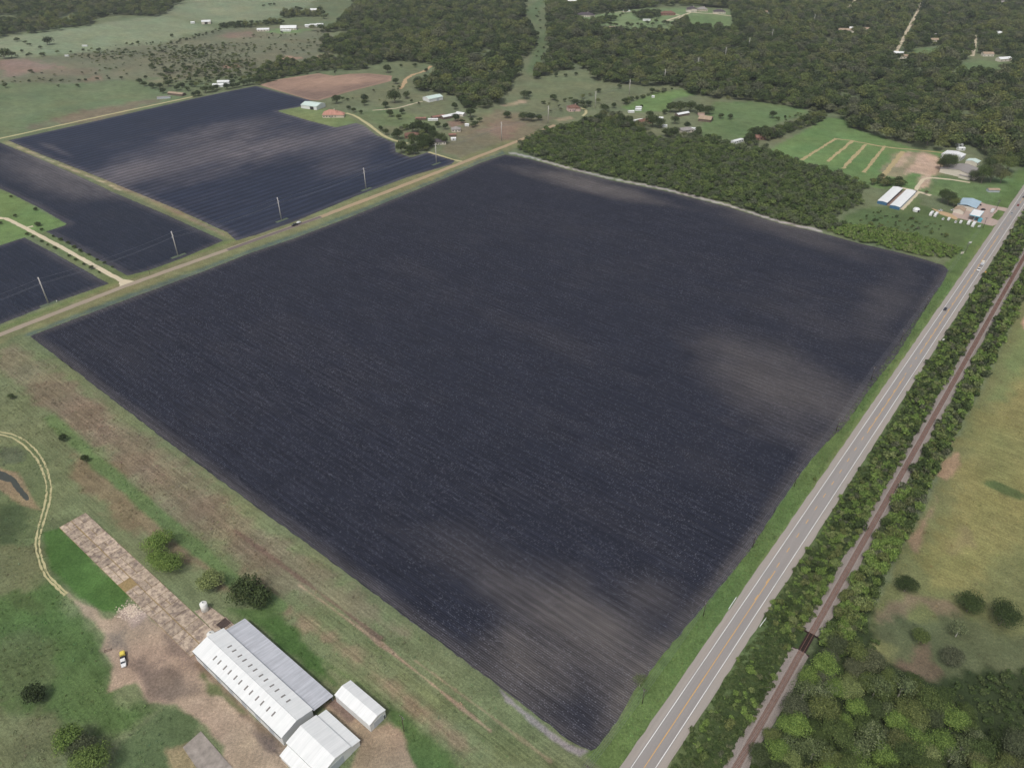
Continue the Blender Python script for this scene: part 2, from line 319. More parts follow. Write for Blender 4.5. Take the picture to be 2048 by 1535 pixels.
# (kind, pixels, colour, feather metres, edge wobble metres, furrow streak weight [, half width metres])
COVER = [
 ('p', [(-300, 40), (0, 75), (180, 50), (330, 30), (430, 58), (380, 70), (330, 86), (200, 106), (0, 118), (-300, 150)], (127, 140, 104), 25, 20, 0),
 ('p', [(340, 30), (330, 5), (420, -30), (640, -30), (620, 12), (560, 36), (440, 50), (390, 42)], (124, 136, 101), 20, 15, 0),
 ('p', [(400, 20), (440, 14), (490, 22), (440, 30)], (140, 146, 108), 30, 20, 0),
 ('p', [(-300, 130), (0, 118), (130, 111), (330, 86), (440, 58), (640, 50), (700, 80), (640, 112), (510, 150), (400, 152), (250, 160), (170, 168), (-300, 190)], (113, 116, 88), 15, 15, 0),
 ('p', [(0, 120), (40, 117), (120, 128), (140, 136), (90, 142), (0, 160)], (139, 118, 103), 14, 18, 0),
 ('p', [(100, 135), (200, 135), (210, 150), (100, 150)], (124, 116, 92), 14, 14, 0),
 ('p', [(440, 72), (500, 63), (512, 70), (460, 78)], (136, 116, 98), 12, 12, 0),
 ('p', [(448, 130), (478, 128), (470, 137), (450, 136)], (156, 124, 100), 6, 6, 0),
 ('p', [(170, 158), (200, 153), (206, 160), (176, 162)], (142, 120, 96), 8, 8, 0),
 ('p', [(295, 160), (380, 148), (380, 156), (310, 166)], (128, 126, 94), 8, 8, 0),
 ('p', [(518, 62), (570, 57), (640, 60), (560, 68)], (112, 140, 82), 5, 5, 0),
 ('p', [(-300, 190), (0, 166), (170, 168), (250, 160), (280, 168), (330, 186), (375, 195), (0, 277), (-300, 345)], (106, 123, 82), 12, 10, 0.35),
 ('p', [(60, 255), (200, 215), (270, 200), (345, 197), (200, 240)], (123, 114, 90), 18, 14, 0.35),
 ('p', [(560, 118), (575, 112), (600, 116), (580, 122)], (172, 138, 112), 4, 5, 0),
 ('p', [(628, 112), (665, 107), (668, 111), (640, 117)], (182, 144, 114), 4, 5, 0),
 # homesteads between the fields and the woods
 ('p', [(550, 222), (640, 200), (790, 150), (900, 125), (1040, 110), (1180, 130), (1400, 185), (1620, 210), (1660, 240), (1540, 300), (1400, 280), (1100, 270), (1030, 292), (930, 325), (820, 310), (700, 245)], (110, 118, 82), 12, 10, 0),
 ('p', [(553, 222), (610, 211), (690, 226), (716, 244), (672, 255), (610, 240)], (112, 130, 74), 3, 2, 0),
 ('p', [(700, 230), (760, 250), (880, 262), (860, 235), (760, 215)], (104, 122, 76), 10, 8, 0),
 ('p', [(885, 305), (905, 262), (960, 240), (990, 218), (1110, 236), (1040, 284), (935, 320)], (120, 114, 86), 6, 6, 0.2),
 ('p', [(950, 262), (1000, 236), (1060, 246), (1010, 276)], (132, 112, 92), 12, 10, 0.2),
 ('p', [(1035, 285), (1110, 240), (1100, 262), (1045, 292)], (104, 110, 76), 6, 6, 0),
 ('p', [(1070, 190), (1095, 170), (1130, 163), (1165, 176), (1130, 184), (1100, 186)], (142, 112, 92), 8, 7, 0),
 ('p', [(1072, 190), (1100, 172), (1108, 175), (1085, 192)], (170, 140, 112), 5, 5, 0),
 ('p', [(1000, 212), (1040, 200), (1060, 202), (1030, 212)], (170, 144, 116), 5, 5, 0),
 ('p', [(1200, 190), (1235, 182), (1225, 190)], (150, 128, 98), 5, 5, 0),
 ('p', [(1110, 240), (1140, 232), (1145, 238), (1118, 243)], (162, 142, 112), 4, 4, 0),
 ('p', [(892, 244), (930, 236), (935, 246), (905, 256)], (142, 112, 92), 5, 5, 0),
 ('p', [(1045, 200), (1060, 160), (1120, 140), (1180, 140), (1190, 165), (1300, 172), (1290, 182), (1190, 195)], (110, 120, 82), 10, 8, 0),
 ('p', [(1245, 214), (1310, 185), (1365, 178), (1400, 188), (1345, 198), (1338, 222), (1265, 224)], (103, 131, 66), 3, 3, 0),
 ('p', [(1400, 255), (1430, 205), (1520, 203), (1600, 214), (1625, 225), (1560, 245), (1500, 280), (1410, 278)], (98, 122, 70), 4, 4, 0),
 ('p', [(1532, 302), (1590, 272), (1650, 237), (1690, 236), (1702, 255), (1760, 272), (1830, 298), (1895, 302), (1885, 335), (1850, 382), (1750, 376), (1640, 336)], (98, 129, 66), 3, 3, 0),
 ('p', [(1762, 352), (1788, 308), (1815, 301), (1880, 309), (1896, 340), (1872, 350), (1820, 335), (1800, 356)], (150, 138, 104), 8, 8, 0),
 ('p', [(1785, 330), (1800, 308), (1822, 303), (1815, 322), (1796, 334)], (186, 156, 130), 4, 4, 0),
 ('p', [(1808, 352), (1832, 318), (1842, 305), (1876, 314), (1890, 332), (1872, 345), (1852, 375), (1832, 380), (1842, 350), (1822, 345)], (190, 158, 132), 3, 3, 0),
 ('p', [(1850, 388), (1882, 352), (1960, 366), (2060, 335), (2060, 390), (2015, 415), (1930, 398)], (97, 124, 68), 3, 3, 0),
 ('p', [(1650, 448), (1740, 412), (1830, 404), (1905, 436), (1988, 452), (1940, 505), (1870, 482), (1760, 462)], (86, 108, 58), 5, 5, 0),
 ('p', [(1782, 420), (1830, 395), (1845, 400), (1800, 425)], (98, 118, 66), 4, 4, 0),
 # estate clearing and town openings
 ('p', [(1150, 36), (1210, 24), (1290, 16), (1460, 20), (1468, 60), (1400, 62), (1240, 66), (1190, 56)], (112, 134, 84), 10, 8, 0),
 ('p', [(1345, 48), (1400, 28), (1455, 36), (1460, 58), (1380, 56)], (104, 130, 74), 8, 6, 0),
 ('p', [(1822, 100), (1880, 94), (1880, 112), (1840, 116)], (100, 124, 72), 6, 6, 0),
 ('p', [(1905, 135), (1960, 118), (2025, 128), (2010, 146), (1920, 148)], (104, 126, 76), 6, 6, 0),
 ('p', [(1050, 150), (1062, 118), (1085, 60), (1045, 20), (1090, -5), (1072, 40), (1098, 75), (1090, 105), (1080, 140)], (92, 112, 70), 8, 4, 0),
 # left margin of the county road
 ('p', [(-200, 330), (15, 384), (135, 449), (92, 463), (49, 475), (0, 491), (-200, 540)], (104, 132, 66), 3, 2, 0),
 ('p', [(60, 470), (92, 463), (255, 551), (280, 556), (235, 575), (217, 567)], (100, 116, 68), 2, 2, 0),
 ('l', [(14, 284), (100, 319), (212, 362), (330, 412), (460, 472)], (124, 126, 82), 1.2, 1, 0, 5.5),
 ('l', [(10, 283), (100, 321), (212, 366), (240, 380)], (172, 158, 124), 1, 1.2, 0, 1.0),
 ('l', [(212, 362), (300, 398), (450, 470)], (138, 122, 96), 1.5, 1.5, 0, 1.6),
 ('l', [(-200, 760), (0, 669), (250, 570), (512, 480), (762, 389), (1024, 287)], (122, 124, 80), 1.5, 1.5, 0, 13),
 ('l', [(-200, 748), (0, 657), (250, 558), (500, 468)], (104, 120, 64), 2, 1.5, 0, 3),
 ('l', [(60, 668), (140, 637), (250, 596), (400, 541), (500, 502), (590, 472), (700, 430), (800, 389), (900, 348), (960, 322), (1006, 305)], (88, 106, 94), 1.5, 1.8, 0, 2.6),
 ('l', [(1020, 305), (1060, 314), (1130, 334), (1220, 356), (1330, 378), (1460, 411), (1560, 443), (1640, 461)], (178, 172, 168), 1.2, 1.0, 0, 1.9),
 # roadside and railway corridor
 ('l', [(1120, 1700), (1225, 1535), (1480, 1152), (1750, 768), (1985, 450), (2100, 300)], (90, 116, 54), 1.5, 1.5, 0.1, 12),
 ('l', [(1180, 1700), (1270, 1535), (1519, 1152), (1775, 768), (2010, 430)], (108, 128, 66), 1.5, 1.5, 0.1, 3),
 ('l', [(1310, 1700), (1385, 1535), (1610, 1152), (1845, 768), (2055, 450)], (90, 108, 58), 2, 1.5, 0, 7),
 ('l', [(1340, 1700), (1430, 1535), (1640, 1152), (1868, 768), (2062, 450), (2180, 260)], (68, 86, 44), 2, 2, 0, 8.5),
 # pasture right of the railway
 ('p', [(2300, 420), (2060, 560), (1990, 720), (1890, 930), (1810, 1090), (1740, 1230), (1700, 1400), (1800, 1600), (2400, 1600)], (112, 116, 66), 3, 2, 0.2),
 ('p', [(2140, 560), (2052, 660), (1990, 790), (1920, 920), (1880, 1060), (1840, 1180), (1920, 1200), (2048, 1120), (2300, 1000)], (134, 130, 70), 14, 10, 0.5),
 ('p', [(2052, 640), (2010, 720), (1975, 800), (2010, 800), (2060, 720), (2200, 600)], (116, 130, 72), 10, 6, 0.3),
 ('p', [(1878, 952), (1905, 905), (1924, 900), (1918, 930), (1893, 962)], (158, 132, 98), 2, 2.5, 0),
 ('p', [(1820, 1080), (1872, 990), (1880, 1000), (1850, 1060), (1830, 1100)], (142, 120, 90), 2.5, 2.5, 0),
 ('p', [(1900, 1080), (1935, 1050), (1960, 1090), (1930, 1110), (1900, 1110)], (138, 128, 80), 6, 5, 0),
 ('p', [(1755, 1240), (1800, 1170), (1900, 1195), (1920, 1232), (1880, 1240), (1840, 1215), (1790, 1260)], (126, 110, 84), 4, 5, 0),
 ('p', [(1750, 1260), (1850, 1220), (1950, 1240), (2060, 1280), (2100, 1400), (1850, 1400)], (94, 102, 66), 10, 8, 0),
 ('p', [(1800, 1330), (1850, 1290), (1870, 1340), (1850, 1400), (1820, 1390)], (114, 98, 76), 5, 6, 0),
 ('p', [(1988, 960), (2048, 990), (2040, 1000), (1960, 965)], (92, 108, 56), 2, 2, 0),
 ('p', [(2044, 640), (2052, 630), (2058, 660), (2046, 658)], (176, 140, 112), 1, 1, 0),
 ('p', [(1440, 1700), (1560, 1430), (1650, 1265), (1700, 1180), (1735, 1195), (1750, 1300), (1800, 1352), (1880, 1372), (1940, 1345), (2200, 1330), (2200, 1700)], (56, 70, 38), 4, 5, 0),
 # pasture left of the big field
 ('p', [(-300, 740), (0, 690), (40, 668), (330, 885), (700, 1158), (1000, 1382), (1160, 1500), (1230, 1560), (1230, 1800), (-300, 1800)], (108, 120, 78), 2, 1.5, 0.6),
 ('p', [(0, 700), (40, 690), (330, 895), (620, 1110), (820, 1270), (700, 1240), (560, 1190), (430, 1090), (330, 1030), (200, 905), (80, 800), (0, 740)], (124, 120, 90), 8, 6, 0.7),
 ('p', [(60, 770), (140, 760), (300, 900), (420, 990), (560, 1130), (470, 1090), (300, 970), (160, 860)], (124, 112, 88), 10, 8, 0.8),
 ('p', [(150, 900), (220, 935), (330, 1050), (300, 1080), (220, 1020), (160, 960)], (128, 116, 84), 8, 8, 0.5),
 ('p', [(330, 1080), (430, 1110), (500, 1180), (560, 1210), (480, 1200), (400, 1160)], (124, 112, 82), 5, 5, 0.3),
 ('p', [(480, 1150), (620, 1230), (760, 1320), (870, 1410), (980, 1500), (930, 1520), (800, 1420), (660, 1310), (540, 1210)], (136, 122, 92), 8, 7, 0.9),
 ('p', [(640, 1200), (760, 1290), (1010, 1470), (1120, 1535), (1020, 1535), (820, 1390)], (106, 118, 72), 6, 5, 0.9),
 ('l', [(100, 835), (205, 932), (330, 1042), (430, 1128), (480, 1172), (560, 1212)], (96, 122, 66), 2.5, 1.5, 0.3, 3.4),
 ('l', [(600, 1170), (740, 1270), (830, 1340), (980, 1460)], (156, 134, 106), 0.8, 0.9, 0.3, 0.7),
 ('l', [(470, 1060), (640, 1185), (760, 1275)], (116, 98, 80), 0.8, 0.9, 0.3, 0.9),
 ('l', [(830, 1320), (960, 1415), (1100, 1520)], (134, 126, 92), 0.6, 0.7, 0.3, 0.6),
 ('p', [(450, 1215), (545, 1212), (640, 1310), (740, 1370), (830, 1440), (960, 1560), (800, 1560), (770, 1410), (680, 1350), (560, 1280)], (78, 106, 50), 4, 3, 0.2),
 ('p', [(560, 1235), (640, 1320), (690, 1385), (650, 1360), (560, 1285), (500, 1235)], (70, 104, 42), 3, 3, 0.2),
 ('p', [(0, 890), (60, 880), (100, 930), (105, 1000), (85, 1080), (110, 1170), (-50, 1180), (-50, 890)], (98, 114, 70), 8, 6, 0.1),
 ('p', [(0, 895), (40, 890), (48, 920), (0, 935)], (92, 106, 76), 4, 4, 0),
 ('p', [(0, 1010), (50, 1010), (60, 1050), (30, 1085), (0, 1090)], (74, 92, 56), 4, 4, 0),
 ('p', [(-80, 1100), (60, 1100), (80, 1200), (40, 1300), (-80, 1330)], (112, 116, 76), 8, 8, 0.2),
 ('p', [(88, 1065), (120, 1058), (210, 1140), (260, 1190), (245, 1225), (205, 1225), (150, 1190), (105, 1130)], (74, 112, 42), 2, 2, 0.1),
 ('p', [(-60, 1210), (110, 1170), (190, 1260), (205, 1330), (230, 1390), (310, 1420), (250, 1480), (120, 1440), (-60, 1420)], (82, 110, 52), 8, 6, 0.45),
 ('p', [(0, 1290), (60, 1250), (110, 1330), (90, 1400), (20, 1380)], (92, 110, 62), 8, 6, 0.5),
 ('p', [(-60, 1420), (100, 1440), (130, 1540), (-60, 1600)], (108, 114, 74), 8, 6, 0.5),
 ('p', [(235, 1485), (330, 1412), (392, 1430), (400, 1446), (362, 1500), (330, 1560), (210, 1560)], (88, 108, 64), 2, 2, 0.1),
 ('p', [(335, 1500), (370, 1495), (400, 1540), (340, 1560)], (150, 134, 96), 3, 3, 0),
 ('l', [(30, 1190), (75, 1220)], (80, 100, 50), 3, 3, 0, 3),
 # the bare yard by the long barn
 ('p', [(128, 1178), (150, 1195), (182, 1210), (222, 1238), (262, 1205), (290, 1225), (335, 1262), (395, 1310), (430, 1350), (520, 1440), (575, 1495), (585, 1600), (430, 1600), (450, 1490), (395, 1436), (350, 1410), (300, 1402), (270, 1366),
        (215, 1384), (228, 1330), (202, 1300), (210, 1272), (172, 1236), (140, 1200)], (168, 145, 122), 1.8, 1.6, 0),
 ('p', [(265, 1330), (330, 1330), (385, 1380), (350, 1405), (300, 1390)], (128, 112, 98), 6, 5, 0),
 ('p', [(210, 1262), (240, 1268), (255, 1300), (222, 1290)], (136, 122, 108), 4, 4, 0),
 ('p', [(330, 1270), (380, 1300), (390, 1330), (340, 1300)], (138, 120, 104), 4, 4, 0),
 ('p', [(395, 1325), (430, 1352), (520, 1440), (560, 1490), (520, 1470), (440, 1390)], (128, 108, 88), 2, 2, 0),
 ('p', [(405, 1350), (440, 1375), (500, 1430), (470, 1420), (420, 1380)], (104, 112, 68), 2.5, 2.5, 0),
 ('p', [(480, 1430), (540, 1480), (560, 1510), (510, 1480)], (116, 100, 92), 3, 3, 0),
 ('p', [(235, 1225), (262, 1200), (300, 1225), (270, 1250)], (176, 152, 138), 2, 3, 0),
 ('p', [(650, 1410), (700, 1380), (740, 1460), (775, 1440), (800, 1450), (820, 1500), (840, 1560), (690, 1560), (725, 1490)], (156, 134, 108), 2, 2, 0),
 ('p', [(660, 1405), (690, 1385), (720, 1425), (700, 1445)], (128, 108, 96), 2, 2, 0),
 ('p', [(-30, 925), (35, 945), (68, 1000), (85, 1022), (70, 1018), (45, 1010), (10, 985), (-30, 965)], (142, 126, 92), 1.5, 1.2, 0),
 ('p', [(1140, 1490), (1175, 1500), (1160, 1512), (1100, 1478), (1010, 1402), (1000, 1378)], (140, 134, 132), 1.2, 1.0, 0.2),
 ('p', [(1220, 1430), (1265, 1380), (1290, 1350), (1262, 1410), (1225, 1480), (1200, 1495)], (96, 114, 66), 2.0, 1.5, 0.2),
]
def cover_at(X, Y):                        # albedo of the ground at points, and how far furrow streaks show
    base = alb(104, 116, 78); col = np.tile(base, (len(X), 1)); stripe = np.zeros(len(X))
    nA = fbm(X, Y, 60, 11, 4) - 0.5; nB = fbm(X, Y, 14, 12, 4) - 0.5; nC = fbm(X, Y, 5, 13, 3) - 0.5
    for L in COVER:
        kind, px, c, fe, wob, st = L[:6]; P = line_pts(px); pad = fe + wob * 2 + (L[6] if kind == 'l' else 0) + 5
        m = (X > P[:, 0].min() - pad) & (X < P[:, 0].max() + pad) & (Y > P[:, 1].min() - pad) & (Y < P[:, 1].max() + pad)
        if not m.any(): continue
        x, y = X[m], Y[m]
        d = sd_poly(x, y, P)[0] if kind == 'p' else sd_line(x, y, P) - L[6]
        d = d + wob * (2.2 * nA[m] * (1 if wob > 4 else 0.4) + 2.0 * nB[m] + 1.2 * nC[m])
        w = 1 - smooth(-fe / 2 - 0.1, fe / 2 + 0.1, d)
        col[m] = col[m] * (1 - w[:, None]) + alb(*c) * w[:, None]; stripe[m] = stripe[m] * (1 - w) + st * w
    # patchiness of the sward: drier and lusher areas
    k = 1 + 0.3 * nA + 0.35 * nB + 0.2 * nC
    col = col * k[:, None]; col[:, 0] *= 1 + 0.35 * (fbm(X, Y, 35, 21, 4) - 0.5); col[:, 2] *= 1 + 0.2 * (fbm(X, Y, 20, 22, 3) - 0.5)
    lum = col @ np.array((0.3, 0.59, 0.11)); col = (lum[:, None] * 0.21 + col * 0.79) * 1.03
    col = np.clip(col, 0.01, 0.7)
    return col, stripe
def make_ground():
    # polar sheet: rows follow the distance from the point under the camera, so that cells keep an even apparent size
    dep = np.concatenate([np.radians(np.linspace(74, 6.2, 640)), np.radians(np.linspace(6.0, 2.2, 12))])
    r = CAM_H / np.tan(dep); az = np.radians(np.linspace(-66, 66, 620))
    R, A = np.meshgrid(r, az, indexing='ij'); X = (R * np.sin(A)).ravel(); Y = (R * np.cos(A)).ravel()
    base = alb(104, 116, 78); col, stripe = cover_at(X, Y)
    nr, na = R.shape; i = np.arange(nr - 1)[:, None] * na + np.arange(na - 1)[None, :]
    F = np.stack([i, i + 1, i + na + 1, i + na], -1).reshape(-1, 4)[:, ::-1]
    co = np.stack([X, Y, np.zeros_like(X)], 1)
    nv = len(co); ext = 9000.0                        # skirt just below, out to the horizon on every side
    sk = np.array([(-ext, -ext, -0.4), (ext, -ext, -0.4), (ext, ext, -0.4), (-ext, ext, -0.4)])
    co = np.vstack([co, sk]); F = np.vstack([F, [[nv, nv + 1, nv + 2, nv + 3]]])
    me = bpy.data.meshes.new('ground'); me.vertices.add(len(co)); me.vertices.foreach_set('co', co.astype(np.float32).ravel())
    me.loops.add(F.size); me.polygons.add(len(F)); me.loops.foreach_set('vertex_index', F.astype(np.int32).ravel())
    me.polygons.foreach_set('loop_start', np.arange(0, F.size, 4, dtype=np.int32))
    me.update(calc_edges=True)
    at = me.attributes.new('cover', 'FLOAT_COLOR', 'POINT'); full = np.ones((len(co), 4), np.float32)
    full[:nv, :3] = col; full[:nv, 3] = stripe; full[nv:, :3] = base; full[nv:, 3] = 0; at.data.foreach_set('color', full.ravel())
    me.materials.append(ground_material()); o = bpy.data.objects.new('ground', me); C.objects.link(o)
    return struct(o)
make_ground()

# ---------------------------------------------------------------- ploughed fields
def make_field(name, pix, rowang, m, dryspots, cell=3.0, z=0.05, base_dry=0.0, along=None, jag=0.35):
    P = poly(pix); ca, sa = math.cos(rowang), math.sin(rowang)
    a = P[:, 0] * ca + P[:, 1] * sa; b = -P[:, 0] * sa + P[:, 1] * ca
    ga = np.arange(a.min() - cell, a.max() + cell * 1.5, cell); gb = np.arange(b.min() - cell, b.max() + cell * 1.5, cell)
    Aa, Bb = np.meshgrid(ga, gb, indexing='ij'); X = (Aa * ca - Bb * sa).ravel(); Y = (Aa * sa + Bb * ca).ravel()
    d, bx, by = sd_poly(X, Y, P); keep = d < cell * 1.15
    snap = (d > -cell * 0.12) & keep; outer = d >= 0
    jx = jag * (rng.random(len(X)) - 0.5) * 2; jy = jag * (rng.random(len(X)) - 0.5) * 2
    X = np.where(snap, bx + jx, X); Y = np.where(snap, by + jy, Y)
    na, nb = Aa.shape; i = (np.arange(na - 1)[:, None] * nb + np.arange(nb - 1)[None, :]).ravel()
    Q = np.stack([i, i + nb, i + nb + 1, i + 1], 1); Q = Q[keep[Q].all(1) & ~outer[Q].all(1)]
    used = np.unique(Q); remap = -np.ones(len(X), int); remap[used] = np.arange(len(used)); Q = remap[Q]; X, Y, d = X[used], Y[used], d[used]
    px, py = PX(X, Y)
    dry = np.full(len(X), base_dry) + 0.2 * (fbm(X * ca + Y * sa, (-X * sa + Y * ca) * 2.5, 60, 31, 4) - 0.5)
    for (cx, cy, rx, ry, ang, amt) in dryspots:
        ct, st_ = math.cos(math.radians(ang)), math.sin(math.radians(ang))
        ex = ((px - cx) * ct + (py - cy) * st_) / rx; ey = (-(px - cx) * st_ + (py - cy) * ct) / ry
        ra, rb_ = X * ca + Y * sa, -X * sa + Y * ca
        rr = np.sqrt(ex * ex + ey * ey) + 0.9 * (fbm(ra * 0.35, rb_ * 1.4, 45, 41, 5) - 0.5) + 0.4 * (fbm(X, Y, 14, 42, 3) - 0.5)
        dry += amt * (1 - smooth(0.05, 1.35, rr))
    dry += 0.35 * (1 - smooth(1.5, 9, -d))         # trampled headland round the edge
    co = np.stack([X, Y, z + np.zeros_like(X)], 1)
    o = meshobj(name, co, Q, m); at = o.data.attributes.new('dry', 'FLOAT', 'POINT'); at.data.foreach_set('value', np.clip(dry, 0, 1).astype(np.float32))
    return struct(o)
DARK, DRY = alb(39, 42, 54), alb(100, 95, 93)
fm_v = field_material('black_soil_rows', VANG, DARK, DRY)
fm_v2 = field_material('black_soil_rows_left', VANG, alb(36, 42, 56), alb(100, 96, 98), 0.8)
fm_u = field_material('black_soil_wide_bands', UANG, alb(42, 49, 66), alb(104, 100, 104), 0.25, 0.24)
fm_r = field_material('reddish_soil', UANG, alb(102, 88, 82), alb(164, 136, 118), 0.1, 0.0)
make_field('ploughed_field', FIELD1, VANG, fm_v, [(1560, 775, 210, 95, 25, 0.5), (1190, 1300, 240, 140, 30, 0.62), (1080, 1180, 260, 60, 30, 0.28), (1040, 1330, 130, 60, 35, 0.55), (1170, 368, 170, 16, 14, 0.75), (1600, 470, 200, 22, 18, 0.35),
           (1650, 640, 220, 70, 25, 0.14), (1320, 1200, 90, 60, 30, 0.3), (1780, 600, 100, 60, -60, 0.25), (1480, 1120, 160, 25, -52, 0.25), (1060, 660, 200, 40, 25, 0.08)])
make_field('ploughed_field', FIELD2, UANG, fm_u, [(360, 318, 220, 55, -10, 0.6), (620, 285, 200, 36, -8, 0.55), (700, 265, 60, 18, -8, 0.4), (250, 345, 60, 30, -10, 0.3), (480, 250, 150, 20, -10, 0.3), (690, 335, 60, 20, -10, 0.35), (110, 298, 40, 6, 22, 0.5)])
make_field('ploughed_field', FIELD3, VANG, fm_v2, [(90, 345, 130, 40, 12, 0.8), (150, 385, 80, 24, 10, 0.5)])
make_field('ploughed_field', FIELD4, VANG, fm_v2, [])
make_field('ploughed_field', FIELD5, UANG, fm_r, [(620, 165, 110, 20, 0, 0.6), (720, 160, 80, 10, 0, 0.5)], base_dry=0.35)

# ---------------------------------------------------------------- roads, tracks, water
HW_T = -53.4
asphalt = paved('highway_asphalt', alb(150, 146, 143), UANG, 0.1); shoulder = paved('highway_shoulder', alb(160, 153, 146), UANG, 0.1)
county = paved('county_road_surface', alb(160, 148, 132), UANG, 0.1); patch_m = paved('county_road_patch', alb(116, 106, 104), UANG, 0.1)
tan_far = paved('county_road_far', alb(170, 150, 124), UANG, 0.1)
lane_m = paved('pale_gravel', alb(206, 194, 168), VANG, 0.1); track_m = paved('bright_track', alb(184, 177, 136), UANG, 0.12)
lot_m = paved('lot_paving', alb(178, 160, 150), UANG, 0.12)
S0, S1 = 60.0, 1500.0
hw = struct(ribbon('highway', [ST(S0, HW_T), ST(S1, HW_T)], 13.6, 0.10, shoulder, 0.25, 5, 3))
lanes = ribbon('road_lane', [ST(S0, HW_T), ST(S1, HW_T)], 7.9, 0.115, asphalt, 0.0, 20); lanes.parent = hw
white_p = mat('white_road_paint', (0.78, 0.77, 0.75), 0.7, 0.08, 2.0); yellow_p = mat('yellow_road_paint', alb(226, 172, 84), 0.7, 0.12, 2.0)
for dt in (-3.5, 3.5):
    e = ribbon('edge_line', [ST(S0, HW_T + dt), ST(S1, HW_T + dt)], 0.24, 0.13, white_p, 0.03, 6, 5); e.parent = hw
for s0, s1, dt in ((S0, 262, 0.2), (395, 470, 0.2), (505, 760, 0.2), (860, 1500, 0.2)):
    e = ribbon('centre_line', [ST(s0, HW_T + dt), ST(s1, HW_T + dt)], 0.22, 0.13, yellow_p, 0.03, 6, 6); e.parent = hw
s = 240.0
while s < 900:
    e = ribbon('lane_dash', [ST(s, HW_T - 0.2), ST(s + 3.6, HW_T - 0.2)], 0.2, 0.131, yellow_p, 0.02, 2, 6); e.parent = hw; s += 12.2
CR = [G(-300, 790), G(0, 669), G(250, 572), G(512, 479), G(640, 434), G(762, 388), G(1024, 287), G(1110, 250)]
cr = struct(ribbon('county_road', CR[:5], 5.6, 0.08, county, 0.3, 4, 8))
cr2 = struct(ribbon('county_road', CR[4:], 6.2, 0.078, tan_far, 0.4, 5, 9))
cp = struct(ribbon('road_patch', [G(455, 500), G(512, 479.5), G(642, 433.5)], 4.4, 0.10, patch_m, 0.1, 5, 9))
struct(ribbon('gravel_lane', curvepts([G(-60, 428), G(0, 436), G(15, 438.5), G(50, 456), G(120, 493), G(190, 532), G(252, 566)], 6), 4.0, 0.06, lane_m, 0.35, 3, 10))
struct(ribbon('lane_apron', [G(243, 560), G(256, 569)], 8.0, 0.064, lane_m, 0.5, 2, 10, lambda t: 0.5 + 1.2 * t))
struct(ribbon('gravel_turnout', [G(46, 457), G(66, 452)], 3.0, 0.058, lane_m, 0.5, 2, 11))
struct(ribbon('farm_road', [G(-80, 296), G(0, 277), G(200, 233), G(385, 193.5)], 4.6, 0.05, track_m, 0.6, 8, 12))
struct(ribbon('driveway', curvepts([G(692, 226), G(712, 233), G(740, 251), G(765, 270), G(790, 281), G(815, 287)], 6), 4.2, 0.05, track_m, 0.4, 5, 13))
struct(ribbon('driveway', curvepts([G(857, 304), G(880, 311), G(905, 319), G(924, 323)], 6), 3.6, 0.05, track_m, 0.3, 5, 14))
struct(ribbon('dirt_track', curvepts([G(745, 221), G(770, 219), G(795, 216), G(828, 207), G(845, 203)], 6), 2.6, 0.05, lane_m, 0.6, 5, 15))
struct(ribbon('dirt_track', curvepts([G(800, 178), G(808, 168), G(812, 158), G(828, 149), G(850, 142), G(862, 132)], 6), 6.0, 0.05, paved('tan_earth', alb(186, 160, 126), UANG), 1.5, 6, 16))
struct(ribbon('driveway', curvepts([G(1160, 216), G(1170, 219), G(1172, 225), G(1166, 232)], 5), 3.6, 0.05, track_m, 0.3, 5, 17))
for k, (a, b) in enumerate([((1603, 320), (1672, 277)), ((1655, 323), (1706, 281)), ((1686, 337), (1731, 289)), ((1728, 345), (1770, 292)), ((1758, 362), (1806, 303))]):
    struct(ribbon('worn_track', [G(*a), G(*b)], 3.6 + 1.6 * (k == 4), 0.045, paved('worn_earth', alb(176, 160, 122), UANG, 0.2) if k == 0 else bpy.data.materials['worn_earth'], 0.9, 4, 20 + k))
struct(ribbon('worn_track', curvepts([G(1672, 278), G(1706, 282), G(1770, 294), G(1835, 300), G(1895, 307)], 5), 3.0, 0.043, bpy.data.materials['worn_earth'], 0.8, 5, 27))
struct(ribbon('farm_track', curvepts([G(-40, 860), G(0, 863), G(30, 870), G(60, 888), G(85, 918), G(99, 955), G(102, 985), G(95, 1020), G(84, 1055), G(78, 1085), G(84, 1115), G(97, 1148), G(115, 1168), G(135, 1186)], 6), 0.9, 0.03, track_m, 0.25, 1.5, 28))
tr2 = curvepts([G(-40, 866), G(0, 869), G(26, 876), G(52, 894), G(76, 922), G(90, 957), G(93, 985), G(87, 1018), G(77, 1054), G(71.5, 1085), G(77, 1117), G(90, 1150), G(110, 1171), G(130, 1190)], 6)
struct(ribbon('farm_track', tr2, 0.9, 0.031, track_m, 0.25, 1.5, 29))
struct(ribbon('church_drive', curvepts([G(1828, 388), G(1840, 366), G(1856, 356), G(1900, 359), G(1940, 365)], 5), 3.6, 0.05, lane_m, 0.4, 4, 30))
struct(ribbon('yard_lane', [G(1796, 374), G(1828, 381), G(1862, 391)], 5.0, 0.05, lane_m, 0.6, 4, 31))
struct(ribbon('storage_lane', [G(1776, 411), G(1818, 379)], 6.0, 0.046, paved('reddish_drive', alb(150, 128, 116), UANG), 0.4, 4, 32))
struct(ribbon('storage_lane', [G(1803, 419), G(1836, 385)], 3.6, 0.046, lane_m, 0.4, 4, 33))
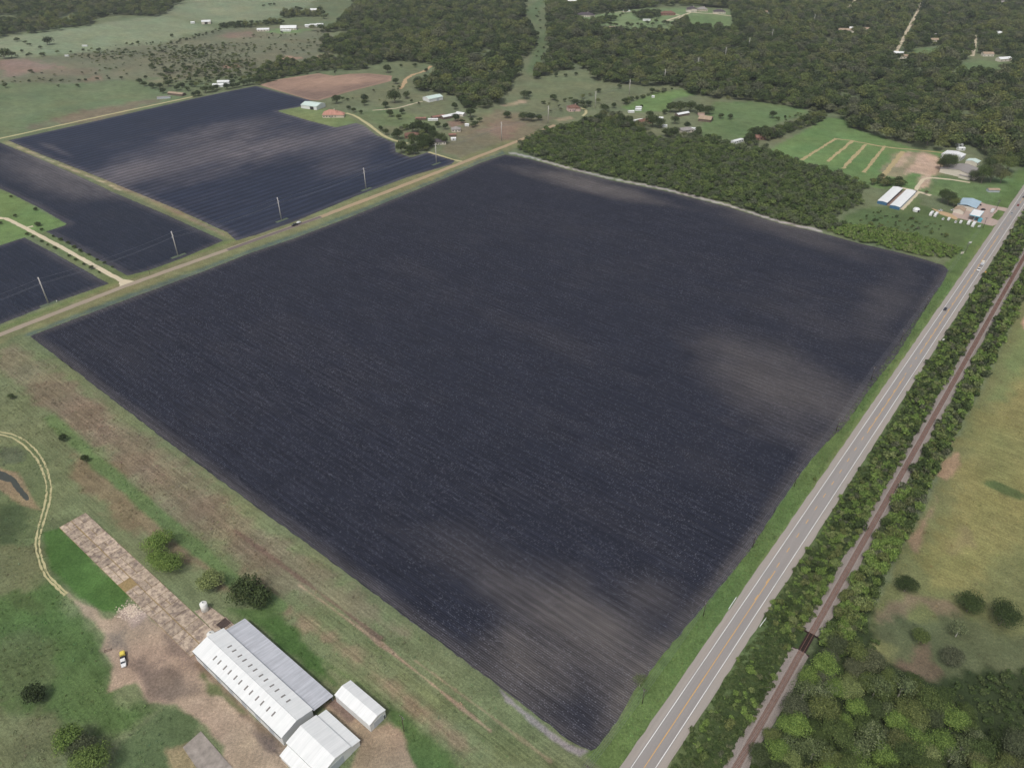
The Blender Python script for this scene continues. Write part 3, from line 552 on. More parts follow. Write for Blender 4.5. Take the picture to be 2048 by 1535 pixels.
for nm, a, w, sd in (('town_street', [(1787, 113), (1797, 95), (1806, 80), (1815, 60), (1832, 30), (1846, 0)], 6.0, 34), ('town_street', [(1944, 112), (1950, 92), (1950, 70)], 6.0, 35), ('estate_drive', [(1326, 43), (1350, 36), (1382, 25), (1430, 28), (1468, 33)], 6.0, 36),
                     ('estate_drive', [(1326, 43), (1352, 40), (1366, 33), (1345, 27), (1300, 26)], 4.0, 37), ('town_street', [(1690, 22), (1706, 8), (1712, -8)], 8.0, 38), ('estate_drive', [(1165, 34), (1200, 27), (1240, 24), (1290, 24)], 4.0, 39)):
    struct(ribbon(nm, [G(*p) for p in a], w, 0.05, lane_m, 0.8, 8, sd))
def sheet(name, pix, z, m, wob=0.4, step=2.5, seed=3):
    P = poly(pix); r = random.Random(seed); out = []
    for i in range(len(P)):
        a, b = P[i], P[(i + 1) % len(P)]; n = max(1, int(np.linalg.norm(b - a) / step))
        for k in range(n): q = a + (b - a) * k / n; out.append((q[0] + r.uniform(-wob, wob), q[1] + r.uniform(-wob, wob), z))
    bm = bmesh.new(); vs_ = [bm.verts.new(p) for p in out]; f = bm.faces.new(vs_); bmesh.ops.triangulate(bm, faces=[f]); bmesh.ops.recalc_face_normals(bm, faces=bm.faces[:])
    me = bpy.data.meshes.new(name); bm.to_mesh(me); bm.free()
    if me.polygons[0].normal.z < 0: me.flip_normals()
    me.materials.append(m); o = bpy.data.objects.new(name, me); C.objects.link(o); return struct(o)
sheet('store_forecourt', [(1904, 428), (1922, 399), (1940, 398), (1975, 409), (2018, 417), (2013, 424), (1996, 420), (1982, 436), (1996, 441), (2003, 434), (1994, 448), (1985, 452), (1950, 444), (1915, 436)], 0.06, lot_m)
sheet('dirt_lot', [(1862, 416), (1890, 424), (1910, 429), (1918, 434), (1912, 440), (1880, 428)], 0.05, bpy.data.materials['tan_earth'])
m, nt, b = nodes_of('muddy_water'); b.inputs['Base Color'].default_value = (*alb(66, 70, 62), 1); b.inputs['Roughness'].default_value = 0.35
bump(nt, b, noise_node(nt, 1.5, 2).outputs[0], 0.05, 0.05)
sheet('pond', [(-30, 936), (5, 942), (26, 952), (40, 970), (55, 990), (58, 999), (51, 1001), (36, 984), (20, 964), (-30, 950)], 0.02, m, 0.25, 1.5)

# ---------------------------------------------------------------- the railway
RT = -27.0
ballast_m = mat('ballast_stone', alb(146, 137, 131), 0.95, 0.3, 2.5); tie_m = mat('weathered_tie', alb(112, 84, 74), 0.9, 0.3, 1.0); rail_m = mat('rusty_rail', alb(158, 122, 104), 0.5, 0.15, 2.0, 0.5)
# the open-deck bridge breaks the ballast
BR0, BR1 = float(np.dot(np.array(G(1606, 1303, 0.9)), U)), float(np.dot(np.array(G(1620, 1264, 0.9)), U))
rw = empty('railway', (*ST(120, RT), 0), UANG, 'single track railway on pale ballast between two strips of brush', 'railway')
def rail_part(name, build, m):
    mb = MB(); build(mb); return mb.build(name, m, rw)
def ballast(s0, s1):
    def f(mb):
        n = int((s1 - s0) / 5); r = random.Random(int(s0)); vs_ = []; fs = []
        for i in range(n + 1):
            x = s0 - 120 + (s1 - s0) * i / n; a = 4.1 + r.uniform(-0.7, 0.6); b_ = 3.6 + r.uniform(-0.7, 0.6)
            vs_ += [(x, -b_, 0.02), (x, -1.9, 0.85), (x, 1.9, 0.85), (x, a, 0.02)]
            if i:
                for k in range(3): q = 4 * (i - 1) + k; fs.append((q, q + 4, q + 5, q + 1))
        mb.add(vs_, [f_[::-1] for f_ in fs]); mb.add([vs_[0], vs_[1], vs_[2], vs_[3]], [(0, 1, 2, 3)]); mb.add(vs_[-4:], [(3, 2, 1, 0)])
    return f
rail_part('ballast_bed', ballast(60, BR0), ballast_m); rail_part('ballast_bed', ballast(BR1, 1500), ballast_m)
def ties(mb):
    r = random.Random(4); s = 62.0
    while s < 900:
        if not (BR0 < s < BR1):
            w = r.uniform(0.11, 0.14); dz = r.uniform(-0.02, 0.02); dy = r.uniform(-0.06, 0.06)
            mb.box(s - 120 - w, s - 120 + w, -1.3 + dy, 1.3 + dy, 0.84 + dz, 0.95 + dz)
        s += 0.56
t_ = rail_part('tie', ties, tie_m); t_['kind'] = 'stuff'
for y in (-0.75, 0.75): rail_part('rail', lambda mb: mb.box(-60, 1380, y - 0.06, y + 0.06, 0.95, 1.12), rail_m)
br = empty('railway_bridge', (*ST((BR0 + BR1) / 2, RT), 0), UANG, 'short open deck timber railway bridge over a dark ditch', 'bridge')
dkw = mat('dark_timber', alb(58, 44, 42), 0.9, 0.25, 1.5); hl = (BR1 - BR0) / 2
q = hl * -1 + 0.3
while q < hl: MB().box(q - 0.13, q + 0.13, -1.6, 1.6, 0.72, 0.93).build('bridge_tie', dkw, br); q += 0.52
for y in (-1.2, 1.2): MB().box(-hl, hl, y - 0.25, y + 0.25, 0.2, 0.70).build('girder', dkw, br)
for x in (-hl, hl):
    MB().box(x - 0.2, x + 0.2, -3.4, 3.6, -0.2, 0.78).build('abutment', dkw, br)
for x in (-1.8, 1.8): MB().box(x - 0.2, x + 0.2, -1.5, 1.5, -0.2, 0.18).build('bent', dkw, br)

# ---------------------------------------------------------------- buildings
BLD = []
white_roof = ribbed('white_metal_roof', (0.80, 0.81, 0.80), 0.9, 0.04, 0.04, 0.13, 0.5, 0.3); galv = ribbed('galvanised_roof', alb(196, 198, 204), 0.7, 0.05, 0.12, 0.3, 0.45, 0.4)
white_wall = ribbed('white_metal_wall', (0.74, 0.75, 0.74), 0.6, 0.03, 0.04, 0.12); pale_green_roof = ribbed('pale_green_metal_roof', alb(206, 222, 214), 0.8, 0.03, 0.05, 0.12)
grey_roof = ribbed('grey_shingle_roof', alb(150, 145, 142), 0.5, 0.02, 0.12, 0.2, 0.9, 0.1); dark_roof = ribbed('dark_shingle_roof', alb(86, 80, 84), 0.5, 0.02, 0.15, 0.2, 0.9, 0.1)
brown_roof = ribbed('brown_shingle_roof', alb(122, 94, 82), 0.5, 0.02, 0.15, 0.2, 0.9, 0.1); tan_roof = ribbed('tan_shingle_roof', alb(168, 148, 128), 0.5, 0.02, 0.12, 0.2, 0.9, 0.1)
red_roof = ribbed('red_tile_roof', alb(184, 138, 122), 0.4, 0.05, 0.15, 0.25, 0.9, 0.1); rust_roof = ribbed('rusty_metal_roof', alb(146, 110, 98), 0.7, 0.04, 0.2, 0.35, 0.8, 0.2)
blue_roof = ribbed('pale_blue_metal_roof', alb(168, 190, 204), 0.7, 0.04, 0.06, 0.15); brick_wall = mat('brick_wall', alb(150, 116, 102), 0.9, 0.15, 2.0); stone_wall = mat('pale_stone_wall', alb(206, 192, 176), 0.9, 0.12, 1.5)
pink_wall = mat('pale_pink_wall', alb(214, 184, 176), 0.9, 0.1, 1.0); cream_wall = mat('cream_wall', alb(214, 206, 192), 0.9, 0.1, 1.0); wood_wall = mat('weathered_wood_wall', alb(112, 98, 88), 0.95, 0.25, 1.5)
blue_wall = mat('blue_wall', alb(70, 108, 140), 0.6, 0.15, 1.0); teal_m = mat('teal_fascia', alb(96, 176, 196), 0.5, 0.1, 1.0); glass = mat('dark_glass', (0.03, 0.035, 0.045), 0.12, 0.2, 1.0, 0, 0.5); dark_open = mat('dark_opening', (0.035, 0.033, 0.032), 0.9, 0.1, 1.0)
skylight_m = mat('weathered_skylight', alb(128, 124, 120), 0.5, 0.12, 3.0); grey_door = mat('grey_roller_door', alb(186, 192, 198), 0.6, 0.1, 1.0); trim = mat('dark_trim', alb(96, 104, 106), 0.6, 0.1, 2.0)
def slope_pts(W, h, rise, over, th=0.14, off=0.04):
    k = rise / (W / 2); y = W / 2 + over; ze = h - k * over + off
    return [[(-y, ze), (0, h + rise + off), (0, h + rise + off + th), (-y, ze + th)], [(0, h + rise + off), (y, ze), (y, ze + th), (0, h + rise + off + th)]]
def windows(root, L, W, h, n, wm=None, z0=1.0, ww=1.4, wh=1.3, sides='f'):
    wm = wm or glass
    for i in range(n):
        x = -L / 2 + L * (i + 0.5) / n
        MB().box(x - ww / 2, x + ww / 2, -W / 2 - 0.05, -W / 2 + 0.05, z0, min(z0 + wh, h - 0.3)).build('window', wm, root)
def gable(name, label, cat, loc, rz, L, W, h, rise, wm, rm, over=0.5, nwin=0, door=None, group=None, z=0.0):
    r = empty(name, (*loc, z), rz, label, cat, group); BLD.append((loc[0], loc[1], max(L, W) / 2))
    MB().prismx([(-W / 2, 0), (W / 2, 0), (W / 2, h), (0, h + rise), (-W / 2, h)], -L / 2, L / 2).build('wall', wm, r)
    mb = MB()
    for p in slope_pts(W, h, rise, over): mb.prismx(p, -L / 2 - over * 0.6, L / 2 + over * 0.6)
    mb.build('roof', rm, r)
    if nwin: windows(r, L, W, h, nwin)
    if door:                                  # (side, offset, width, height, material)
        for sd, of, dw, dh, dm in door:
            if sd == 'f': MB().box(of - dw / 2, of + dw / 2, -W / 2 - 0.06, -W / 2 + 0.04, 0.02, dh).build('door', dm, r)
            else:
                x = L / 2 if sd == 'r' else -L / 2
                MB().box(x - 0.05, x + 0.05, of - dw / 2, of + dw / 2, 0.02, dh).build('door', dm, r)
    return r
def hip_mb(L, W, h, rise, over, x0=0, y0=0):
    a, b_ = L / 2 + over, W / 2 + over; rl = max(0.2, (L - W) / 2); mb = MB()
    v = [(-a, -b_, h), (a, -b_, h), (a, b_, h), (-a, b_, h), (-rl, 0, h + rise), (rl, 0, h + rise), (-a, -b_, h - 0.15), (a, -b_, h - 0.15), (a, b_, h - 0.15), (-a, b_, h - 0.15)]
    return mb.add([(x + x0, y + y0, z + 0.05) for x, y, z in v], [(0, 1, 5, 4), (1, 2, 5), (2, 3, 4, 5), (3, 0, 4), (6, 7, 1, 0), (7, 8, 2, 1), (8, 9, 3, 2), (9, 6, 0, 3), (9, 8, 7, 6)])
def hiphouse(label, pix, rz, L, W, h, rise, wm, rm, wing=None, chim=True, nwin=4, name='house'):
    r = empty(name, (*G(*pix), 0), rz, label, 'house'); BLD.append((*G(*pix), max(L, W) / 2))
    MB().box(-L / 2, L / 2, -W / 2, W / 2, 0, h - 0.12).build('wall', wm, r)
    rf = hip_mb(L, W, h, rise, 0.6).build('roof', rm, r)
    if chim: MB().box(L * 0.16, L * 0.16 + 1.0, -0.5, 0.5, h + rise * 0.6, h + rise + 0.9).build('chimney', wm, rf)
    if wing:
        x, y, l, w, hh, rr = wing
        MB().box(x - l / 2, x + l / 2, y - w / 2, y + w / 2, 0, hh - 0.12).build('wing_wall', wm, r); hip_mb(l, w, hh, rr, 0.55, x, y).build('wing_roof', rm, r)
    windows(r, L, W, h, nwin); MB().box(-0.55, 0.55, -W / 2 - 0.08, -W / 2 + 0.04, 0.02, 2.2).build('door', trim, r)
    return r
# --- the long white barn in the foreground (local x along the furrow direction V, y along U)
def ST0(s, t, z=0): return (*ST(s, t), z)
bn = empty('long_barn', ST0(72.4, -191.5), VANG, 'long white metal barn with two rows of skylights and a galvanised lean-to', 'barn')
L2 = 29.3; EH, RI, HW_ = 6.0, 1.9, 7.0
MB().prismx([(-HW_, 0), (HW_, 0), (HW_, EH), (0, EH + RI), (-HW_, EH)], -L2, L2).build('wall', white_wall, bn)
mb = MB()
for p in slope_pts(2 * HW_, EH, RI, 0.35): mb.prismx(p, -L2 - 0.25, L2 + 0.25)
rf = mb.build('roof', white_roof, bn)
MB().prismx([(-0.25, EH + RI + 0.10), (0.25, EH + RI + 0.10), (0, EH + RI + 0.26)], -L2 - 0.3, L2 + 0.3).build('ridge_cap', white_wall, rf)
def on_slope(y): return EH + RI + 0.19 - abs(y) * RI / HW_
for yy in (-3.6, 3.3):
    x = -18.7
    for k in range(12):
        dy = 0.95; z0, z1 = on_slope(yy - dy), on_slope(yy + dy); w = 0.34
        MB().add([(x - w, yy - dy, z0), (x + w, yy - dy, z0), (x + w, yy + dy, z1), (x - w, yy + dy, z1), (x - w, yy - dy, z0 + 0.05), (x + w, yy - dy, z0 + 0.05), (x + w, yy + dy, z1 + 0.05), (x - w, yy + dy, z1 + 0.05)],
                 [(0, 3, 2, 1), (4, 5, 6, 7), (0, 1, 5, 4), (1, 2, 6, 5), (2, 3, 7, 6), (3, 0, 4, 7)]).build('skylight', skylight_m, bn)
        x += 3.2 if k % 2 == 0 else 3.9
mb = MB().prismx([(HW_ + 0.42, 5.1), (16.7, 3.6), (16.7, 3.72), (HW_ + 0.42, 5.22)], -L2 + 0.6, L2 + 0.4); mb.build('lean_to_roof', galv, bn)
for k in range(9):
    x = -L2 + 1.2 + k * 7.1; MB().box(x - 0.1, x + 0.1, 16.2, 16.4, 0, 3.62).build('post', trim, bn)
MB().box(-L2 + 0.8, L2 - 0.2, 16.42, 16.5, 0, 3.55).build('lean_to_wall', galv, bn)
for k in range(6):
    x = -22 + 8.8 * k; MB().box(x - 1.6, x + 1.6, -HW_ - 0.05, -HW_ + 0.05, 0.05, 3.4).build('sliding_door', grey_door, bn)
blk = empty('gabled_workshop', ST0(72.3, -150.2), VANG, 'white workshop block with lean-tos on both sides joined to the long barn end', 'building')
bl, bw = 10.0, 7.0
MB().prismx([(-bw, 0), (bw, 0), (bw, 4.9), (0, 6.9), (-bw, 4.9)], -bl + 0.6, bl).build('wall', white_wall, blk)
mb = MB()
for p in slope_pts(2 * bw, 4.9, 2.0, 0.05): mb.prismx(p, -bl + 0.35, bl + 0.2)
mb.build('roof', white_roof, blk)
MB().prismx([(bw + 0.08, 0), (bw + 4.1, 0), (bw + 4.1, 3.2), (bw + 0.08, 4.2)], -bl + 0.7, bl - 0.1).build('lean_to_wall', white_wall, blk)
MB().prismx([(bw + 0.08, 4.26), (bw + 4.4, 3.2), (bw + 4.4, 3.32), (bw + 0.08, 4.38)], -bl + 0.5, bl + 0.15).build('lean_to_roof', white_roof, blk)
MB().prismx([(-bw - 3.8, 0), (-bw - 0.08, 0), (-bw - 0.08, 4.2), (-bw - 3.8, 2.8)], -bl + 1.5, bl - 0.1).build('lean_to_wall', white_wall, blk)
MB().prismx([(-bw - 4.1, 2.78), (-bw - 0.08, 4.26), (-bw - 0.08, 4.38), (-bw - 4.1, 2.9)], -bl + 1.3, bl + 0.15).build('lean_to_roof', white_roof, blk)
MB().box(bl - 0.02, bl + 0.06, -3.2, 3.4, 0.02, 4.2).build('roller_door', grey_door, blk)
sh = gable('storage_shed', 'detached white metal shed with grey end door beside the workshop block', 'shed', ST(93.4, -151.1), VANG, 20.0, 7.8, 4.6, 1.2, white_wall, white_roof, 0.25, 0, [('r', 0.2, 4.6, 3.4, grey_door), ('r', 3.2, 0.9, 2.1, trim)])
def tank(pix, rad, h, label, m):
    r = empty('water_tank', (*G(*pix), 0.3), 0, label, 'tank'); n = 20
    MB().tube([(0, 0, 0), (0, 0, h)], [rad, rad], n).build('shell', m, r, True)
    for k in range(4): z = h * (k + 0.5) / 4; MB().tube([(0, 0, z), (0, 0, z + 0.12)], [rad + 0.04, rad + 0.04], n).build('band', m, r)
    MB().tube([(0, 0, h + 0.01), (0, 0, h + 0.45), (0, 0, h + 0.62)], [rad + 0.02, rad * 0.35, rad * 0.18], n).build('dome', m, r)
    MB().tube([(0, 0, h + 0.6), (0, 0, h + 0.8)], [0.28, 0.28], 10).build('hatch', trim, r)
    return r
tank_m = mat('white_poly_tank', (0.74, 0.74, 0.70), 0.5, 0.06, 1.0)
tank((411, 1220), 1.55, 4.4, 'white cylindrical water tank standing at the corner of the concrete slab', tank_m)
tank((424, 1275), 1.6, 2.6, 'low white water tank tucked against the end of the long barn', tank_m)
# concrete slab of an earlier barn, panel by panel
slab = empty('concrete_slab', ST0(71.2, -283.0), VANG, 'long cracked concrete slab of a removed barn, pinkish and stained', 'slab')
m, nt, b = nodes_of('stained_concrete')
oi = nt.nodes.new('ShaderNodeObjectInfo'); v1 = objvec(nt, 0, (0.55, 0.75, 1))
n1 = noise_node(nt, 0.9, 5, 0.75, v1); n2 = noise_node(nt, 0.35, 4, 0.7, objvec(nt)); n3 = noise_node(nt, 2.2, 4, 0.75, objvec(nt))
c = mixc(nt, rng_node(nt, n1.outputs[0], 0.35, 0.65, 0, 1), alb(206, 188, 166), alb(158, 140, 124)); c = mixc(nt, rng_node(nt, n2.outputs[0], 0.46, 0.62, 0, 0.85), c, alb(118, 104, 96))
c = mixc(nt, rng_node(nt, n3.outputs[0], 0.58, 0.7, 0, 0.8), c, alb(216, 196, 180)); h = nt.nodes.new('ShaderNodeHueSaturation'); nt.links.new(c, h.inputs['Color']); nt.links.new(rng_node(nt, oi.outputs['Random'], 0, 1, 0.76, 1.14), h.inputs['Value'])
nt.links.new(h.outputs[0], b.inputs['Base Color']); b.inputs['Roughness'].default_value = 0.95; conc = m
weed_m = mat('joint_dirt', alb(150, 130, 92), 0.95, 0.3, 1.0)
MB().box(-59.2, 59.2, -6.6, 6.7, 0.0, 0.10).build('slab_base', weed_m, slab)
r_ = random.Random(5); x = -59.0
while x < 58.5:
    l = r_.uniform(3.2, 8.5); l = min(l, 59.0 - x)
    for y0, y1 in ((-6.5, -1.0), (-0.55, 6.6)) if r_.random() < 0.6 else ((-6.5, -3.8), (-3.6, -1.0), (-0.55, 2.6), (2.8, 6.6)):
        if r_.random() < 0.03: continue
        j = [r_.uniform(-0.08, 0.08) for _ in range(4)]
        MB().box(x + 0.12, x + l - 0.12, y0 + j[0], y1 + j[1], 0.11, 0.26 + j[2] * 0.3).build('slab_panel', conc, slab)
    x += l
def slab_box(label, corners, name='concrete_slab', h=0.25, m=None):
    c0 = np.mean([G(*p) for p in corners], axis=0); r = empty(name, (*c0, 0), 0, label, 'slab')
    P = [np.array(G(*p)) - c0 for p in corners]; n = len(P); MB().add([(*p, 0.0) for p in P] + [(*p, h) for p in P], [tuple(range(n)), tuple(range(2 * n - 1, n - 1, -1))] + [(i, i + n, (i + 1) % n + n, (i + 1) % n) for i in range(n)]).build('slab_panel', m or conc, r); return r
bpy.context.view_layer.update()
slab_box('small grey concrete slab with black stains beside the bare yard', [(366, 1494), (402, 1462), (470, 1540), (440, 1590), (410, 1560)], m=mat('grey_stained_concrete', alb(150, 142, 134), 0.95, 0.38, 0.35))
slab_box('square concrete pad under the tanks next to the long slab', [(389, 1222), (420, 1212), (470, 1250), (440, 1274)], 'tank_pad', 0.22)
pit = empty('pit', (*G(448, 1248), 0.22), UANG, 'dark open square pit in the tank pad beside the barn lean-to', 'pit')
for a in (((-2.6, 2.6), (-2.6, -2.3)), ((-2.6, 2.6), (2.3, 2.6)), ((-2.6, -2.3), (-2.3, 2.3)), ((2.3, 2.6), (-2.3, 2.3))): MB().box(*a[0], *a[1], 0.004, 0.4).build('kerb', conc, pit)
MB().box(-2.3, 2.3, -2.3, 2.3, 0.004, 0.03).build('pit_floor', mat('wet_mud', alb(78, 66, 62), 0.8, 0.5, 0.8), pit)
MB().box(-L2, L2, -HW_ - 0.62, -HW_ - 0.42, EH - 0.2, EH - 0.05).build('gutter', trim, bn)
mb = MB(); r_ = random.Random(8)
for k in range(260):                                     # broken concrete dumped beside the slab
    x, y = G(r_.gauss(262, 13), r_.gauss(1222, 9)); q = r_.uniform(0.12, 0.5); a = r_.uniform(0, 3)
    mb.add([(x + q * r_.uniform(0.6, 1.2) * math.cos(a + i * 1.26), y + q * r_.uniform(0.6, 1.2) * math.sin(a + i * 1.26), 0.01) for i in range(5)] + [(x, y, q * r_.uniform(0.3, 0.8))], [(0, 1, 5), (1, 2, 5), (2, 3, 5), (3, 4, 5), (4, 0, 5)])
tag(mb.build('rubble', mat('pale_rubble', alb(206, 190, 172), 0.95, 0.25, 1.5)), 'scatter of broken pale concrete rubble beside the long slab', 'rubble', None, 'stuff')
# --- storage units, store, church and hall by the highway
for k, (a, b_, lab) in enumerate((((1755, 401), (1787.5, 372.5), 'white roofed storage unit row with blue end, farther from the highway'), ((1779, 409.6), (1815, 378.6), 'white roofed storage unit row with blue end, nearer the store and highway'))):
    A_, B_ = np.array(G(*a, 3.0)), np.array(G(*b_, 3.0)); Lg = float(np.linalg.norm(B_ - A_)); W_ = 9.0; ctr = (A_ + B_) / 2 + V * W_ / 2
    r = gable('storage_units', lab, 'storage building', ctr, UANG, Lg, W_, 2.9, 0.5, blue_wall, white_roof, 0.2)
    n = int(Lg / 3.4)
    for i in range(n): x = -Lg / 2 + Lg * (i + 0.5) / n; MB().box(x - 1.2, x + 1.2, -W_ / 2 - 0.05, -W_ / 2 + 0.05, 0.02, 2.3).build('roller_door', brown_roof if k == 0 else grey_door, r)
st = empty('store', (*G(1936, 414), 0), UANG, 'roadside store with pale blue metal roof behind the fuel canopy', 'store')
MB().box(-11, 11, -8, 8, 0, 3.9).build('wall', cream_wall, st); mb = MB()
for p in slope_pts(16, 4.0, 1.5, 0.4): mb.prismx(p, -11.4, 11.4)
mb.build('roof', blue_roof, st); windows(st, 22, 16, 4, 4); MB().box(-0.9, 0.9, -8.1, -7.95, 0.02, 2.3).build('door', glass, st)
gable('store_annex', 'tan roofed annex at the back corner of the roadside store', 'annex', G(1918, 424), UANG, 10, 9, 3.0, 1.6, cream_wall, tan_roof, 0.3, 2)
cn = empty('fuel_canopy', (*G(1950, 436), 0), UANG, 'flat white fuel canopy with teal fascia in front of the roadside store', 'canopy')
MB().box(-9, 9, -4.5, 4.5, 4.5, 5.1).build('canopy_fascia', teal_m, cn); MB().box(-8.8, 8.8, -4.3, 4.3, 5.104, 5.16).build('canopy_roof', white_roof, cn)
for x in (-6, 0, 6): MB().box(x - 0.2, x + 0.2, -0.2, 0.2, 0, 4.496).build('column', white_wall, cn); MB().box(x - 0.45, x + 0.45, -1.3, -0.6, 0, 1.6).build('fuel_pump', teal_m, cn)
gable('ice_kiosk', 'small teal kiosk standing beside the fuel canopy', 'kiosk', G(1959, 443), UANG, 4, 3, 2.6, 0.4, teal_m, teal_m, 0.2, 0, [('f', 0, 1.2, 2.0, glass)])
ch = gable('church', 'large low church building with broad grey shingle roof', 'church', G(1922, 347), UANG - 0.12, 26, 36, 4.2, 3.2, cream_wall, grey_roof, 0.8, 6)
hip_mb(14, 12, 6.2, 1.2, 0.3, 2, -1).build('roof_lantern', grey_roof, ch); MB().box(-16.5, -13.2, -14, -3, 0, 3.0).build('porch', cream_wall, ch); MB().box(-17, -13.1, -14.6, -2.6, 3.02, 3.3).build('porch_roof', grey_roof, ch)
gable('hall', 'white metal roofed hall behind the church beside a dark tree', 'hall', G(1905, 316), UANG - 0.1, 18, 20, 4.5, 1.4, white_wall, white_roof, 0.4, 4)
gable('annex_hall', 'pale green roofed annex joined to the back of the church', 'annex', G(1944, 329), UANG - 0.1, 11, 12, 4.2, 1.4, cream_wall, pale_green_roof, 0.4, 2)
gable('small_shed', 'small white shed behind the hall at the wood edge, farther one', 'shed', G(1918, 293), 0.1, 7, 5, 2.6, 0.8, white_wall, white_roof, 0.3, 1)
gable('small_shed', 'small white shed between the hall and the farther shed', 'shed', G(1921, 300), 0.1, 8, 5, 2.6, 0.8, white_wall, white_roof, 0.3, 1)
gable('picnic_shelter', 'grey open picnic shelter on the grass between church and highway', 'shelter', G(1985, 383), 0.0, 11, 5, 2.6, 0.8, grey_door, tan_roof, 0.6)
dm = empty('dome_shed', (*G(1832, 422), 0), 0.3, 'small white domed shed with dark doorway in the scrub by the store', 'shed')
MB().tube([(0, 0, 0), (0, 0, 2.0), (0, 0, 3.1), (0, 0, 3.6)], [3.2, 3.2, 2.2, 0.3], 14).build('shell', white_wall, dm); MB().box(-1.0, 0.8, -3.3, -2.9, 0.02, 2.0).build('door', dark_open, dm)
# --- farmsteads and houses: (builder, pixels of the base centre, ...)
gable('barn', 'white metal barn beside the red tiled house', 'barn', G(627, 215), VANG + 0.25, 26, 20, 4.6, 2.2, white_wall, pale_green_roof, 0.5, 0, [('f', 5, 6, 3.8, dark_open)])
hiphouse('large house with red tiled hip roof on the lawn by the field', (664, 232), 0.06, 22, 17, 3.6, 4.8, stone_wall, red_roof, (12, -3.5, 10, 11, 3.4, 3.4), True, 6)
gable('barn', 'white metal barn on open grass by the wood edge', 'barn', G(866, 200), UANG - 0.2, 24, 16, 4.4, 2.0, white_wall, pale_green_roof, 0.4, 0, [('f', 3, 4, 3.4, grey_door)])
gable('long_shed', 'long low shed with white roof in the farmyard', 'shed', G(899, 235), UANG - 0.25, 24, 9, 3.0, 1.2, wood_wall, white_roof, 0.4)
gable('long_shed', 'white roofed shed behind the dark round tree in the farmyard', 'shed', G(922, 231), -0.5, 12, 9, 3.0, 1.4, cream_wall, white_roof, 0.4)
gable('rusty_shed', 'rusty roofed open shed beside the long low shed', 'shed', G(876, 236), UANG - 0.3, 18, 7, 2.6, 1.0, wood_wall, rust_roof, 0.4)
gable('small_shed', 'small white sheet roofed shed below the rusty farm sheds', 'shed', G(866, 241), 0.05, 13, 4, 2.2, 0.5, white_wall, white_roof, 0.3)
gable('rusty_shed', 'brown pen shed at the end of the farmyard sheds', 'shed', G(842, 239), 0.05, 14, 6, 2.2, 0.8, wood_wall, rust_roof, 0.3)
hiphouse('farmhouse with dark brown roof under the trees by the pale drive', (824, 274), 0.1, 17, 11, 3.2, 2.6, brick_wall, brown_roof, None, False, 4)
gable('small_shed', 'small white shed beside the dark brown farmhouse', 'shed', G(837, 276), 0.0, 7, 5, 2.6, 0.8, white_wall, white_roof, 0.3, 1)
hiphouse('dark roofed house behind the trees by the short driveway', (878, 287), 0.15, 16, 10, 3.2, 2.6, cream_wall, dark_roof, None, False, 4)
hiphouse('small grey hip roofed house on the farmyard slope', (912, 262), 0.1, 11, 9, 3.0, 2.6, cream_wall, grey_roof, None, False, 3)
gable('rusty_shed', 'little reddish shed below the small grey house', 'shed', G(905, 272), 0.0, 9, 5, 2.2, 0.8, wood_wall, rust_roof, 0.3)
gable('small_shed', 'little white shed below the small grey house', 'shed', G(907, 280), 0.1, 6, 5, 2.4, 0.8, white_wall, white_roof, 0.3, 1)
gable('small_shed', 'lone white hut at the edge of the brown field', 'shed', G(934, 252), 0.0, 5, 4, 2.3, 0.8, white_wall, white_roof, 0.3)
gable('long_shed', 'long brown roofed shed at the end of the pale farm road', 'shed', G(354, 190), -0.35, 26, 8, 2.8, 1.2, wood_wall, tan_roof, 0.4)
gable('long_shed', 'low grey trailer shed on the pasture by the farm road', 'shed', G(328, 197), 0.3, 18, 4, 2.4, 0.6, grey_door, grey_roof, 0.2)
gable('barn', 'white roofed barn among trees at the head of the big field, upper one', 'barn', G(448, 167), 0.1, 18, 9, 3.2, 1.4, white_wall, white_roof, 0.4)
gable('barn', 'white roofed barn among trees at the head of the big field, lower one', 'barn', G(438, 173), 0.05, 17, 8, 3.0, 1.2, white_wall, white_roof, 0.4)
gable('hay_barn', 'white hay barn alone on the far pasture', 'barn', G(413, 47), 0.3, 18, 20, 4.5, 2.0, cream_wall, white_roof, 0.5, 0, [('f', 0, 6, 3.6, dark_open)])
gable('small_shed', 'small white shed beside the far hay barn', 'shed', G(386, 47), 0.2, 8, 7, 2.8, 1.0, white_wall, white_roof, 0.3)
gable('house', 'long white roofed house on the far green lawn', 'house', G(527, 62), 0.15, 24, 10, 3.2, 2.0, cream_wall, white_roof, 0.5, 4)
gable('ranch_house', 'wide white roofed ranch house with several gables on the far lawn', 'house', G(578, 59), 0.1, 32, 18, 3.6, 4.0, cream_wall, white_roof, 0.6, 6)
gable('long_shed', 'low white stable in front of the wide ranch house', 'stable', G(572, 63), 0.1, 20, 5, 2.6, 0.8, white_wall, white_roof, 0.3)
for i, (px, py, L_) in enumerate(((616, 54, 11), (628, 53, 16), (640, 52, 14))): gable('barn', ('small white barn nearest the ranch house in the row of three', 'middle white barn in the row of three by the ranch', 'white barn at the wood end of the row of three')[i], 'barn', G(px, py), 0.05, L_, 9, 3.4, 1.4, white_wall, white_roof, 0.4)
gable('house', 'white house between two big trees on the far hill', 'house', G(628, 24), 0.0, 15, 12, 4.6, 2.5, cream_wall, white_roof, 0.5, 3)
gable('stock_trailer', 'small white trailer parked on the far pasture', 'trailer', G(170, 93), 0.1, 9, 3, 2.2, 0.2, white_wall, white_roof, 0.1)
gable('stock_trailer', 'small white trailer at the brushy edge of the far pasture', 'trailer', G(134, 113), 0.1, 6, 3, 2.2, 0.2, white_wall, white_roof, 0.1)
